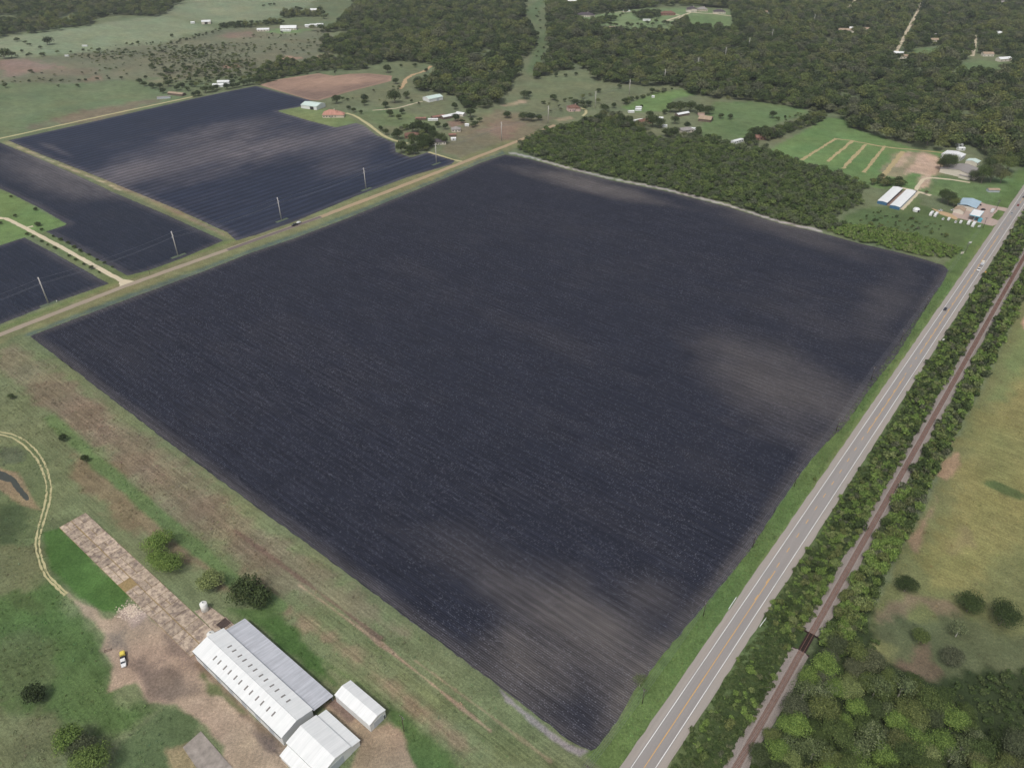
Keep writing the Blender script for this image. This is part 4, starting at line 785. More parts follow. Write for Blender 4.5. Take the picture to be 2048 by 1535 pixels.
hiphouse('pale pink house with brown roof beside its curved white drive', (1146, 221), 0.25, 15, 11, 4.8, 3.0, pink_wall, brown_roof, (5.5, -3, 6, 7, 4.0, 2.2), True, 4)
gable('trailer_home', 'white trailer home among the trees by the brown roofed house', 'trailer home', G(1276, 244), 0.5, 13, 4.5, 3.0, 0.5, white_wall, white_roof, 0.2, 3)
hiphouse('brown roofed house half hidden between trees beside a white trailer home', (1290, 246), 0.3, 15, 10, 3.2, 2.6, brick_wall, brown_roof, None, False, 4)
gable('small_shed', 'white roofed shed between the trees by the long pale barn', 'shed', G(1318, 239), -0.1, 10, 6, 2.6, 0.8, white_wall, white_roof, 0.3, 1)
gable('long_barn_shed', 'long pale roofed barn sloping beside the tree clump', 'barn', G(1364, 231), 0.55, 20, 7, 3.0, 1.2, wood_wall, white_roof, 0.4)
gable('grey_barn', 'weathered grey gabled barn on the green pasture', 'barn', G(1411, 241), -0.45, 16, 14, 3.4, 2.6, wood_wall, tan_roof, 0.7)
gable('small_shed', 'small pinkish shed behind the weathered grey barn', 'shed', G(1402, 230), 0.1, 8, 5, 2.4, 0.8, pink_wall, tan_roof, 0.3)
hiphouse('grey roofed house at the edge of the thicket with white carport', (1372, 263), 0.3, 16, 11, 3.2, 2.4, cream_wall, grey_roof, None, False, 4)
gable('carport', 'white carport beside the grey roofed house at the thicket', 'carport', G(1384, 260), -0.3, 9, 5, 2.6, 0.4, white_wall, white_roof, 0.3)
gable('trailer_home', 'white trailer home alone at the pasture corner by the thicket', 'trailer home', G(1474, 285), 0.62, 17, 5, 3.0, 0.5, white_wall, white_roof, 0.2, 4)
gable('house', 'reddish roofed house buried in the trees near the church lawn', 'house', G(1519, 278), 0.2, 13, 9, 3.2, 2.4, brick_wall, rust_roof, 0.5, 3)
for (px, py, lab) in ((1262, 225, 'white stock shed at the pasture corner, lowest of three'), (1276, 221, 'white stock shed at the pasture corner, middle of three'), (1277, 217, 'white stock shed at the pasture corner, beside the lone shrub')): gable('stock_shed', lab, 'shed', G(px, py), 0.1, 8, 5, 2.2, 0.6, white_wall, white_roof, 0.2)
gable('small_shed', 'tiny white shed out on the bright green pasture', 'shed', G(1306, 195), 0.0, 4, 4, 2.0, 0.6, white_wall, white_roof, 0.2)
gable('small_shed', 'white hut at the foot of the thicket trees by the houses', 'shed', G(1329, 254), 0.1, 6, 4, 2.4, 0.6, white_wall, white_roof, 0.2)
hiphouse('wide dark roofed estate house with white walls left of the clearing trees', (1170, 33), 0.05, 34, 16, 4.0, 4.5, cream_wall, dark_roof, (14, -8, 12, 12, 4.0, 3.6), True, 7)
hiphouse('tan roofed house with white end at the wood edge of the clearing', (1224, 60), -0.1, 24, 14, 3.6, 3.2, cream_wall, tan_roof, None, True, 5)
gable('long_shed', 'long white trailer on the estate clearing drive', 'trailer', G(1293, 42), 0.0, 16, 4, 3.2, 0.5, white_wall, white_roof, 0.2)
hiphouse('brick estate house with red brown roof by the loop drive', (1335, 30), 0.05, 32, 16, 4.0, 4.0, brick_wall, brown_roof, None, True, 6)
hiphouse('tall estate house with white gable front at the end of the drive', (1383, 23), 0.1, 20, 18, 6.4, 4.6, cream_wall, dark_roof, (-9, -6, 10, 10, 5.6, 3.0), True, 4)
hiphouse('grey roofed estate house standing next to the tall estate house', (1404, 22), 0.05, 22, 16, 4.6, 4.2, stone_wall, grey_roof, None, True, 5)
hiphouse('dark roofed house with white windows at the right of the drive', (1438, 27), 0.0, 26, 14, 4.4, 4.0, cream_wall, dark_roof, None, True, 6)
gable('pool_house', 'pale roofed outbuilding by the estate pool', 'outbuilding', G(1253, 24), 0.0, 16, 7, 2.8, 0.8, cream_wall, pale_green_roof, 0.3)
TOWN = [(1690, 64, 30, 14, tan_roof, cream_wall, 'long tan roofed town house with pale walls'), (1703, 61, 10, 8, white_roof, cream_wall, 'white roofed block joined to the long tan town house'), (1722, 71, 14, 8, white_roof, white_wall, 'white roofed town house deep among the trees'),
        (1731, 62, 14, 9, tan_roof, cream_wall, 'tan roofed town house behind the deep white roofed one'), (1748, 76, 9, 7, tan_roof, pink_wall, 'small pink town house in the dark trees'), (1838, 56, 26, 14, grey_roof, pink_wall, 'grey and pink roofed town house right of the long street'),
        (1795, 111, 18, 8, white_roof, cream_wall, 'white roofed town house at the near end of the long street'), (1806, 117, 16, 8, tan_roof, cream_wall, 'tan roofed town house below the near street end'), (1819, 93, 10, 7, white_roof, cream_wall, 'little white roofed town house behind the green lot'),
        (1868, 84, 16, 8, tan_roof, cream_wall, 'tan town house between the two streets, lower'), (1876, 75, 15, 8, grey_roof, white_wall, 'grey town house between the two streets, upper'), (1927, 110, 12, 9, white_roof, white_wall, 'white roofed town house at the second street end'),
        (1974, 112, 18, 9, tan_roof, cream_wall, 'tan town house on the green lot beside the long white hall'), (2006, 122, 24, 10, white_roof, cream_wall, 'long white hall on the green lot in town'), (1988, 78, 16, 8, tan_roof, cream_wall, 'tan town house at the far right trees'),
        (1997, 70, 12, 7, white_roof, white_wall, 'white town house at the far right trees'), (1854, 11, 30, 14, white_roof, cream_wall, 'big white roofed town building at the top of the long street'), (1998, 8, 30, 14, grey_roof, cream_wall, 'big grey roofed town building far back'),
        (2032, 30, 14, 9, tan_roof, cream_wall, 'tan roofed house far back at the town edge'), (1528, 28, 14, 9, tan_roof, cream_wall, 'tan roofed house in the woods beyond the pole line'), (1487, 30, 12, 8, white_roof, white_wall, 'white roofed house in the woods right of the clearing'),
        (1540, 33, 10, 8, white_roof, white_wall, 'small white house in the woods beyond the pole line'), (1674, 45, 16, 9, tan_roof, pink_wall, 'pinkish house in the town trees by the last pole'), (1749, 38, 12, 8, white_roof, white_wall, 'white house in the dark town trees far back'),
        (1762, 5, 12, 9, white_roof, white_wall, 'white house at the very back of the town trees'), (1671, 27, 12, 8, white_roof, cream_wall, 'white house beside the short far street'), (1143, 5, 26, 10, white_roof, cream_wall, 'white roofed house far behind the woods at the clearing strip'), (1898, 30, 14, 9, tan_roof, cream_wall, 'tan house far back between the two streets')]
for (px, py, L_, W_, rm, wm, lab) in TOWN: gable('town_house', lab, 'house', G(px, py), random.uniform(-0.4, 0.4), L_, W_, 4.2, 2.4, wm, rm, 0.5, 3)

# ---------------------------------------------------------------- poles and wires
steel = mat('galvanised_steel_pole', alb(196, 192, 186), 0.5, 0.08, 1.0, 0.2); wood_pole = mat('wood_pole', alb(84, 72, 64), 0.9, 0.2, 2.0); wire_m = mat('wire', alb(120, 124, 134), 0.5, 0.05, 1.0, 0.3); insul = mat('insulator', alb(170, 172, 176), 0.4, 0.05, 1.0)
def sagwire(mb, a, b_, sag, rad, n=10):
    pts = [(a[0] + (b_[0] - a[0]) * k / n, a[1] + (b_[1] - a[1]) * k / n, a[2] + (b_[2] - a[2]) * k / n - sag * 4 * (k / n) * (1 - k / n)) for k in range(n + 1)]
    mb.tube(pts, [rad] * (n + 1), 4, False)
TP = [(97, 607), (356, 511), (563, 440), (732, 378), (873, 327), (1003, 281), (1096, 247), (1190, 216), (1258, 191), (1328, 169), (1394, 145), (1449, 122), (1496, 102), (1542, 84), (1588, 67), (1626, 52)]
ptop = []; proto = None
for i, p in enumerate(TP):
    x, y = G(*p); h = 22.0
    if proto is None:
        proto = r = empty('transmission_pole', (x, y, 0), UANG)
        MB().tube([(0, 0, 0), (0, 0, h)], [0.5, 0.3], 10).build('shaft', steel, r, True)
        for z, sd in ((h - 1.0, 1), (h - 3.2, -1), (h - 5.4, 1)):
            MB().tube([(0, 0, z), (0, sd * 1.7, z + 0.25)], [0.11, 0.07], 6).build('arm', steel, r); MB().tube([(0, sd * 1.7, z - 0.9), (0, sd * 1.7, z + 0.22)], [0.09, 0.09], 6).build('insulator', insul, r)
    else:
        r = copy_tree(proto); r.location = (x, y, 0)
        if i == 7: pass
    tag(r, 'tall pale steel transmission pole in the line crossing the fields and woods', 'utility pole', 'transmission line poles'); ptop.append((x, y))
tl = empty('transmission_wires', (0, 0, 0), 0, 'sagging wires strung between the tall pale transmission poles', 'wires')
first = (ptop[0][0] - 105 * U[0], ptop[0][1] - 105 * U[1]); chain = [first] + ptop
for z, sd in ((20.0, 1), (17.9, -1), (15.7, 1)):
    mb = MB()
    for k in range(len(chain) - 1):
        a, b_ = np.array(chain[k]), np.array(chain[k + 1]); d = (b_ - a) / np.linalg.norm(b_ - a); o_ = np.array((-d[1], d[0])) * sd * 1.7
        sagwire(mb, (*(a + o_), z), (*(b_ + o_), z), 2.2, 0.055)
    mb.build('wire', wire_m, tl)
x, y = G(100, 606); gp = empty('concrete_footing', (*G(97, 608), 0), UANG, 'weedy grey footing patch at the foot of the transmission pole by the lower left field', 'footing'); MB().box(-6, 7, -1.6, 1.6, 0.055, 0.16).build('pad', mat('weedy_pad', alb(92, 104, 84), 0.95, 0.3, 0.8), gp)
for k, (p, lab) in enumerate((((356, 512), 'weedy grey footing patch under the transmission pole above the lane field'), ((563, 441), 'weedy grey footing patch under the transmission pole by the dark pickup'), ((732, 379), 'weedy grey footing patch under the transmission pole in the banded field'), ((872, 328), 'weedy grey footing patch under the transmission pole by the short driveway'))):
    g2 = copy_tree(gp); g2.location = (*G(*p), 0); g2['label'] = lab
DP = [(1172, 1560), (1284, 1407), (1406, 1232), (1505, 1095), (1588, 973), (1672, 862), (1742, 759), (1801, 683), (1850, 618), (1930, 507), (1966, 456), (1992, 420)]
dproto = None; dtop = []
for i, p in enumerate(DP):
    x, y = G(*p); h = 10.2
    if dproto is None:
        dproto = r = empty('utility_pole', (x, y, 0), UANG)
        MB().tube([(0, 0, 0), (0, 0, h)], [0.17, 0.11], 8).build('pole', wood_pole, r, True); MB().box(-0.08, 0.08, -1.25, 1.25, h - 0.75, h - 0.6).build('crossarm', wood_pole, r)
        for yy in (-1.15, -0.4, 0.4, 1.15): MB().tube([(0, yy, h - 0.6), (0, yy, h - 0.35)], [0.07, 0.05], 6).build('insulator', insul, r)
        MB().tube([(0.25, 0.1, h - 2.2), (0.25, 0.1, h - 1.3)], [0.24, 0.24], 8).build('transformer', insul, r)
    else: r = copy_tree(dproto); r.location = (x, y, 0)
    tag(r, 'wooden utility pole with crossarm along the edge of the big field by the highway', 'utility pole', 'wooden poles along the highway'); dtop.append((x, y))
dl = empty('roadside_wires', (0, 0, 0), 0, 'four thin wires between the wooden poles along the highway', 'wires')
chain = [tuple(np.array(dtop[0]) - 55 * U)] + dtop
for yy, z in ((-1.15, 9.85), (-0.4, 9.85), (0.4, 9.85), (1.15, 9.85)):
    mb = MB()
    for k in range(len(chain) - 1):
        a, b_ = np.array(chain[k]), np.array(chain[k + 1]); o_ = -V * yy; sagwire(mb, (*(a + o_), z), (*(b_ + o_), z), 0.9, 0.035, 8)
    mb.build('wire', wire_m, dl)
yp = copy_tree(dproto); yp.location = (*G(808, 1462), 0); tag(yp, 'lone wooden pole with transformer on the grass beyond the white shed', 'utility pole')
sp = empty('telephone_pole', (*G(300, 549), 0), UANG, 'short thin dark pole on the verge of the county road', 'utility pole'); MB().tube([(0, 0, 0), (0, 0, 7.5)], [0.13, 0.09], 8).build('pole', wood_pole, sp); MB().box(-0.06, 0.06, -0.8, 0.8, 6.8, 6.95).build('crossarm', wood_pole, sp)
# bridge rails at the culvert
for k, (a, b_, lab) in enumerate((((1457, 1219), (1472, 1196), 'short white guard rail on the field side of the highway'), ((1519, 1254), (1534, 1234), 'short white guard rail on the railway side of the highway'))):
    A_, B_ = np.array(G(*a)), np.array(G(*b_)); Lg = float(np.linalg.norm(B_ - A_)); ang = math.atan2(B_[1] - A_[1], B_[0] - A_[0])
    r = empty('guard_rail', (*((A_ + B_) / 2), 0), ang, lab, 'guard rail'); MB().box(-Lg / 2, Lg / 2, -0.12, 0.12, 0.55, 0.95).build('rail', white_wall, r)
    for i in range(5): x = -Lg / 2 + 0.3 + (Lg - 0.6) * i / 4; MB().box(x - 0.12, x + 0.12, -0.1, 0.1, 0, 0.55).build('post', white_wall, r)
def sign(pix, label, m, w=1.2, h=0.9, z=1.5, rz=0.0):
    r = empty('roadside_sign', (*G(*pix), 0), rz, label, 'sign'); MB().box(-0.05, 0.05, -0.05, 0.05, 0, z).build('post', trim, r); MB().box(-w / 2, w / 2, -0.04, 0.04, z + 0.004, z + h).build('panel', m, r)
sign((1885, 684), 'white roadside sign in the brush side verge of the highway', white_p, 1.3, 1.3); sign((1969, 549), 'small yellow warning sign beside the white truck', yellow_p, 1.2, 1.2, 1.8)
sign((1939, 489), 'white hoarding panel on the verge near the store scrub', white_p, 3.2, 1.6, 1.2, 0.3); sign((1923, 510), 'tan hoarding panel at the corner of the big field', cream_wall, 3.2, 2.0, 1.2, 0.3); sign((1957, 456), 'white notice board on the grass in front of the store', white_p, 3.4, 1.8, 1.0, 0.3); sign((114, 604), 'small white marker post beside the transmission pole', white_p, 0.5, 1.0, 0.5)

# ---------------------------------------------------------------- vehicles
tyre = mat('tyre_rubber', (0.02, 0.02, 0.02), 0.8, 0.1, 2.0)
def paint(name, c): 
    m_ = mat(name, c, 0.3, 0.03, 1.0, 0, 0.5); return m_
def wheels(r, xs, y, rad=0.36):
    for x in xs:
        for sd in (-1, 1): MB().tube([(x, sd * (y - 0.22), rad), (x, sd * y, rad)], [rad, rad], 12).build('wheel', tyre, r)
def loft(secs):                                # closed body from cross sections (x, half width low, half width high, z low, z high)
    mb = MB(); vs_ = []; fs = []
    for x, a, b_, z0, z1 in secs: vs_ += [(x, -a, z0), (x, a, z0), (x, b_, z1), (x, -b_, z1)]
    for i in range(len(secs) - 1):
        for k in range(4): fs.append((4 * i + k, 4 * i + 4 + k, 4 * i + 4 + (k + 1) % 4, 4 * i + (k + 1) % 4))
    n = 4 * (len(secs) - 1); fs += [(0, 1, 2, 3), (n + 3, n + 2, n + 1, n)]
    return mb.add(vs_, fs)
def car(pix, rz, body_m, label, kind='sedan', group=None, scale=1.0):
    r = empty({'sedan': 'car', 'pickup': 'pickup_truck', 'van': 'van'}[kind], (*G(*pix), 0.1), rz, label, {'sedan': 'car', 'pickup': 'pickup', 'van': 'van'}[kind], group)
    if kind == 'sedan':
        loft([(-2.3, 0.78, 0.74, 0.42, 0.82), (-2.2, 0.88, 0.84, 0.28, 0.95), (-1.2, 0.92, 0.88, 0.25, 1.0), (0.9, 0.92, 0.88, 0.25, 1.0), (2.0, 0.88, 0.8, 0.27, 0.86), (2.3, 0.72, 0.66, 0.4, 0.72)]).build('body', body_m, r)
        loft([(-1.7, 0.80, 0.78, 1.0, 1.02), (-0.9, 0.80, 0.66, 1.0, 1.42), (0.35, 0.80, 0.66, 1.0, 1.44), (1.15, 0.80, 0.76, 0.99, 1.02)]).build('window_band', glass, r)
        loft([(-0.95, 0.64, 0.62, 1.425, 1.45), (-0.2, 0.67, 0.64, 1.44, 1.49), (0.4, 0.64, 0.62, 1.445, 1.46)]).build('roof', body_m, r); wheels(r, (-1.4, 1.4), 0.92)
    elif kind == 'pickup':
        loft([(-2.8, 0.92, 0.92, 0.5, 1.05), (-2.75, 0.95, 0.93, 0.42, 1.08), (0.2, 0.96, 0.93, 0.4, 1.1), (1.4, 0.96, 0.92, 0.4, 1.1), (2.6, 0.93, 0.86, 0.42, 1.02), (2.85, 0.82, 0.78, 0.5, 0.9)]).build('body', body_m, r)
        loft([(-0.75, 0.86, 0.84, 1.1, 1.12), (-0.55, 0.86, 0.72, 1.1, 1.72), (0.75, 0.86, 0.72, 1.1, 1.74), (1.5, 0.86, 0.82, 1.1, 1.13)]).build('window_band', glass, r)
        loft([(-0.6, 0.70, 0.68, 1.725, 1.76), (0.8, 0.70, 0.68, 1.745, 1.78)]).build('roof', body_m, r); MB().box(-2.65, -0.95, -0.78, 0.78, 1.085, 1.11).build('cargo_bed', dark_open, r); wheels(r, (-1.75, 1.75), 0.96, 0.4)
    else:
        loft([(-2.7, 0.95, 0.9, 0.4, 2.1), (-2.6, 0.98, 0.9, 0.35, 2.2), (1.5, 0.98, 0.9, 0.35, 2.2), (2.1, 0.98, 0.85, 0.35, 1.4), (2.8, 0.9, 0.8, 0.4, 1.05)]).build('body', body_m, r)
        loft([(1.52, 0.92, 0.84, 1.5, 2.1), (2.12, 0.90, 0.86, 1.42, 1.5)]).build('windscreen', glass, r); wheels(r, (-1.7, 1.7), 0.97)
    r.scale = (scale,) * 3; return r
def trailer_box(pix, rz, L_, W_, h, label, m_, group=None, cat='trailer', name='travel_trailer'):
    r = empty(name, (*G(*pix), 0.06), rz, label, cat, group)
    loft([(-L_ / 2, W_ / 2 - 0.1, W_ / 2 - 0.25, 0.65, h - 0.3), (-L_ / 2 + 0.3, W_ / 2, W_ / 2 - 0.12, 0.55, h), (L_ / 2 - 0.9, W_ / 2, W_ / 2 - 0.12, 0.55, h), (L_ / 2, W_ / 2 - 0.1, W_ / 2 - 0.3, 0.8, h - 0.8)]).build('body', m_, r)
    MB().box(-L_ * 0.25, L_ * 0.15, -W_ / 2 - 0.03, -W_ / 2 + 0.06, 1.4, 2.0).build('window', glass, r); MB().box(L_ / 2 - 0.2, L_ / 2 + 1.0, -0.06, 0.06, 0.5, 0.6).build('hitch', trim, r); wheels(r, (-0.4, 0.4), W_ / 2 - 0.02, 0.33); return r
wp = paint('white_car_paint', (0.75, 0.75, 0.74)); kp = paint('black_car_paint', (0.03, 0.03, 0.04)); rp = paint('red_car_paint', alb(150, 50, 48)); sp_ = paint('silver_car_paint', alb(176, 178, 182)); bp = paint('navy_car_paint', alb(52, 58, 78))
car(np.array((1890, 619)), UANG, kp, 'black car on the far lane of the open highway beside the dark field', 'sedan', None, 1.1)
tk = car((1957, 540), UANG + math.pi, wp, 'white pickup towing a loaded trailer along the highway', 'pickup', None, 1.15)
tr = empty('flatbed_trailer', (*G(1964, 529), 0.1), UANG + math.pi, 'grey flatbed trailer with pale load behind the white pickup', 'trailer')
MB().box(-4, 3.2, -1.2, 1.2, 0.7, 0.9).build('deck', sp_, tr); MB().box(-3.8, -2.2, -1.1, 1.1, 0.905, 2.2).build('load', cream_wall, tr); MB().box(-1.6, -0.2, 0.2, 1.0, 0.905, 1.6).build('load', white_wall, tr); MB().box(3.2, 4.6, -0.08, 0.08, 0.65, 0.75).build('hitch', trim, tr); wheels(tr, (-1.2, -0.3), 1.2)
car((2023, 428), UANG + math.pi, sp_, 'silver white car on the highway passing the store entrance'); car((2036, 411), UANG, rp, 'dark red car on the highway beyond the store entrance'); car((2047, 395), UANG, bp, 'navy car on the highway beyond the dark red one')
car((590, 451), UANG + math.pi, kp, 'dark pickup on the county road patch beside the black field', 'pickup', None, 1.15)
ct = empty('utility_trailer', (*G(598, 447), 0.1), UANG, 'open trailer with white load behind the dark pickup', 'trailer'); MB().box(-2.6, 2.4, -1.1, 1.1, 0.6, 0.78).build('deck', kp, ct); loft([(-2.2, 0.9, 0.8, 0.785, 1.6), (0.2, 0.9, 0.8, 0.785, 2.0), (1.8, 0.9, 0.7, 0.785, 1.5)]).build('load', wp, ct); MB().box(-3.6, -2.6, -0.06, 0.06, 0.55, 0.65).build('hitch', trim, ct); wheels(ct, (-0.3, 0.5), 1.12)
ft = empty('flatbed_truck', (*G(247.5, 1320), 0), VANG - 0.42, 'white cab flatbed truck with yellow tank parked on the bare yard', 'truck')
loft([(1.2, 1.05, 0.95, 0.5, 1.15), (1.25, 1.08, 1.0, 0.45, 1.3), (2.6, 1.08, 1.0, 0.45, 1.3), (3.7, 1.0, 0.85, 0.5, 1.2), (4.0, 0.85, 0.75, 0.6, 1.05)]).build('body', wp, ft)
loft([(0.55, 1.0, 0.9, 0.6, 2.2), (1.9, 1.0, 0.85, 1.31, 2.2), (2.5, 0.98, 0.9, 1.31, 1.4)]).build('cab', wp, ft); loft([(1.95, 0.9, 0.82, 1.40, 2.1), (2.54, 0.9, 0.84, 1.40, 1.46)]).build('windscreen', glass, ft)
MB().box(-3.6, 0.5, -1.15, 1.15, 0.85, 1.05).build('bed', dark_open, ft); MB().prismx([(-1.0, 1.06), (1.0, 1.06), (1.0, 1.7), (0.7, 2.1), (-0.7, 2.1), (-1.0, 1.7)], -3.5, -1.5).build('tank', mat('yellow_tank', alb(226, 206, 96), 0.5, 0.08, 1.5), ft); MB().box(-1.3, 0.3, -0.8, 0.8, 1.06, 1.5).build('equipment_box', kp, ft); wheels(ft, (-2.2, 2.8), 1.12, 0.45)
pal = empty('timber_frame', (*G(216, 1300), 0), 0.4, 'small brown timber frame lying on the yard edge', 'frame')
for a in ((-1.4, 1.4, -0.5, -0.35), (-1.4, 1.4, 0.35, 0.5), (-1.4, -1.25, -0.35, 0.35), (1.25, 1.4, -0.35, 0.35)): MB().box(*a, 0, 0.3).build('beam', wood_wall, pal)
trailer_box((1862, 430), UANG, 9, 2.5, 3.0, 'white travel trailer at the field end of the row by the store', wp); trailer_box((1871, 432), UANG, 9, 2.5, 3.0, 'second white travel trailer of the pair at the row end', wp)
trailer_box((1937, 448), UANG, 8, 2.5, 3.0, 'white travel trailer nearest the fuel canopy', wp); trailer_box((1946, 452), UANG, 9.5, 2.6, 3.2, 'long white motorhome beside the notice board', wp, None, 'motorhome', 'motorhome')
car((1897, 440), UANG, wp, 'white van parked on the grass midway along the trailer row', 'van'); car((1921, 446), UANG, wp, 'white van parked on the grass beside the travel trailers', 'van')
car((1886, 439), UANG, wp, 'small white car alone in the grass by the trailer pair'); car((1911, 445), UANG, wp, 'small white car in the grass between the two vans'); car((1881, 422), 0.4, wp, 'white car on the dirt lot behind the store'); car((1906, 421), 0.3, wp, 'white car against the store annex')
car((1984, 424), UANG, wp, 'white van parked at the edge of the store forecourt', 'van', None, 1.3)
car((1943, 410), 0.5, kp, 'black pickup parked beside the store roof end', 'pickup'); car((1949, 408), 0.3, rp, 'red pickup parked behind the store', 'pickup'); car((1958, 411), 0.2, kp, 'black car parked beyond the red pickup'); car((1962, 424), 0.2, bp, 'navy car under the far side of the fuel canopy'); car((1966, 420), 0.2, kp, 'black car parked next to the navy car at the canopy')

# ---------------------------------------------------------------- trees and shrubs
bark = mat('grey_bark', alb(132, 122, 112), 0.95, 0.2, 2.0); dead = mat('pale_dead_wood', alb(186, 182, 172), 0.9, 0.1, 2.0)
lm_dark = leafmat('dark_foliage', [(0.036, 0.054, 0.021), (0.052, 0.075, 0.027), (0.076, 0.100, 0.038)])
lm_mid = leafmat('mixed_foliage', [(0.042, 0.064, 0.022), (0.070, 0.104, 0.033), (0.116, 0.155, 0.048), (0.140, 0.162, 0.056), (0.110, 0.120, 0.074), (0.056, 0.086, 0.027)])
lm_light = leafmat('light_foliage', [(0.120, 0.185, 0.046), (0.165, 0.250, 0.060), (0.140, 0.205, 0.054), (0.200, 0.235, 0.095)])
lm_under = leafmat('dark_undergrowth', [(0.050, 0.080, 0.026), (0.070, 0.104, 0.034), (0.085, 0.110, 0.042)])  # deep green leaf tones for low brush and undergrowth
def crown_mesh(name, seed, m_, w, h, z0, blobs, leaves, ls, flat=0.75, up=0.35):
    r = np.random.default_rng(seed); bc = []
    for k in range(blobs):
        for _ in range(40):
            p = r.uniform(-1, 1, 3)
            if np.linalg.norm(p) < 1 and p[2] > -0.6: break
        bc.append((p[0] * w * 0.34, p[1] * w * 0.34, z0 + (h - z0) * (0.5 + 0.36 * p[2] * (1 - 0.25 * np.hypot(p[0], p[1])))))
    bc = np.array(bc); br_ = r.uniform(0.11, 0.29, blobs) * w
    k = r.choice(blobs, leaves, p=br_ ** 2 / np.sum(br_ ** 2)); d = r.normal(size=(leaves, 3)); d /= np.linalg.norm(d, axis=1)[:, None]; d[:, 2] = np.where(d[:, 2] < -0.45, -d[:, 2], d[:, 2])
    rad = br_[k] * (0.62 + 0.5 * r.random(leaves) ** 0.7 + 0.18 * np.abs(r.normal(size=leaves))); c = bc[k] + d * rad[:, None] * np.array((1, 1, flat))
    c[:, 2] = np.clip(c[:, 2], 0.15, None)
    n = d + r.normal(size=(leaves, 3)) * 0.46 + np.array((0, 0, up)); n /= np.linalg.norm(n, axis=1)[:, None]
    t = np.cross(n, r.normal(size=(leaves, 3))); t /= np.linalg.norm(t, axis=1)[:, None]; b_ = np.cross(n, t)
    s_ = ls * r.uniform(0.6, 1.4, leaves)[:, None]; e = r.uniform(0.5, 0.8, leaves)[:, None]
    v = np.stack([c - t * s_ - b_ * s_ * e * 0.3, c + t * s_ * 0.1 - b_ * s_ * e, c + t * s_ + b_ * s_ * e * 0.3, c - t * s_ * 0.1 + b_ * s_ * e], 1).reshape(-1, 3)
    me = bpy.data.meshes.new(name); me.vertices.add(len(v)); me.vertices.foreach_set('co', v.astype(np.float32).ravel()); me.loops.add(len(v)); me.polygons.add(leaves)
    me.loops.foreach_set('vertex_index', np.arange(len(v), dtype=np.int32)); me.polygons.foreach_set('loop_start', np.arange(0, len(v), 4, dtype=np.int32)); me.update(calc_edges=True); me.materials.append(m_)
    return me, bc
def trunk_mesh(name, seed, bc, z0, rad, m_):
    r = random.Random(seed); mb = MB(); fork = (r.uniform(-0.3, 0.3), r.uniform(-0.3, 0.3), z0 * 0.9)
    mb.tube([(0, 0, 0), (fork[0] * 0.5, fork[1] * 0.5, z0 * 0.5), fork], [rad * 1.2, rad * 0.9, rad * 0.8], 7)
    for p in bc[:7]:
        q = [fork[i] + (p[i] - fork[i]) * 0.55 + (r.uniform(-0.4, 0.4) if i < 2 else 0.3) for i in range(3)]; mb.tube([fork, q, tuple(p)], [rad * 0.5, rad * 0.3, rad * 0.1], 5, False)
    me = bpy.data.meshes.new(name); me.from_pydata(mb.v, [], mb.f); me.materials.append(m_); me.update(); return me
PROTO = {}
def protos(key, n, m_, w, h, z0, blobs, leaves, ls, rad, bm_=None, flat=0.75):
    L = []
    for i in range(n):
        ww = w * (0.9 + 0.2 * ((i * 7) % 5) / 4); hh = h * (0.88 + 0.24 * ((i * 3) % 4) / 3)
        cm, bc = crown_mesh('crown', hash(key) % 1000 * 0 + 100 * len(PROTO) + i, m_, ww, hh, z0, blobs, leaves, ls, flat)
        L.append((cm, trunk_mesh('trunk', i, bc, max(z0, 0.6), rad, bm_ or bark)))
    PROTO[key] = L
protos('near', 5, lm_mid, 9.5, 9.5, 2.2, 26, 5200, 0.21, 0.22)          # wood and roadside trees of the foreground
protos('light', 4, lm_light, 8.5, 8.0, 1.6, 22, 4600, 0.20, 0.18)
protos('dark', 4, lm_dark, 9.5, 8.0, 1.6, 22, 2000, 0.34, 0.25)         # live oaks of the pastures
protos('shrub', 4, lm_mid, 3.4, 2.6, 0.25, 10, 620, 0.19, 0.07)
protos('lshrub', 3, lm_light, 3.6, 2.6, 0.25, 10, 620, 0.19, 0.07)
protos('sparse', 4, leafmat('pale_grey_foliage', [(0.125, 0.165, 0.070), (0.150, 0.180, 0.090), (0.115, 0.150, 0.060)]), 8.5, 9.0, 3.0, 18, 1100, 0.23, 0.24, dead)  # thin crowns with pale limbs showing
protos('far', 6, lm_mid, 10.0, 10.5, 1.8, 13, 700, 0.5, 0.25)
protos('fardark', 4, lm_dark, 9.0, 7.5, 1.2, 14, 420, 0.6, 0.25)
protos('brush', 4, lm_mid, 3.6, 2.8, 0.2, 8, 180, 0.36, 0.06)
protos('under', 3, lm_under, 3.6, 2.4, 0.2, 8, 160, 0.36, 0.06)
protos('thick', 5, leafmat('thicket_foliage', [(0.055, 0.086, 0.028), (0.092, 0.135, 0.042), (0.130, 0.176, 0.054), (0.108, 0.126, 0.076), (0.074, 0.112, 0.035)]), 6.0, 6.6, 0.8, 10, 420, 0.38, 0.14)
protos('farlight', 3, leafmat('yellowish_foliage', [(0.120, 0.150, 0.044), (0.155, 0.172, 0.055), (0.140, 0.150, 0.092)]), 9.5, 9.5, 1.6, 13, 640, 0.5, 0.22)
protos('lbrush', 3, lm_light, 3.6, 2.8, 0.2, 8, 180, 0.36, 0.06)
CROWN_SRC = {}
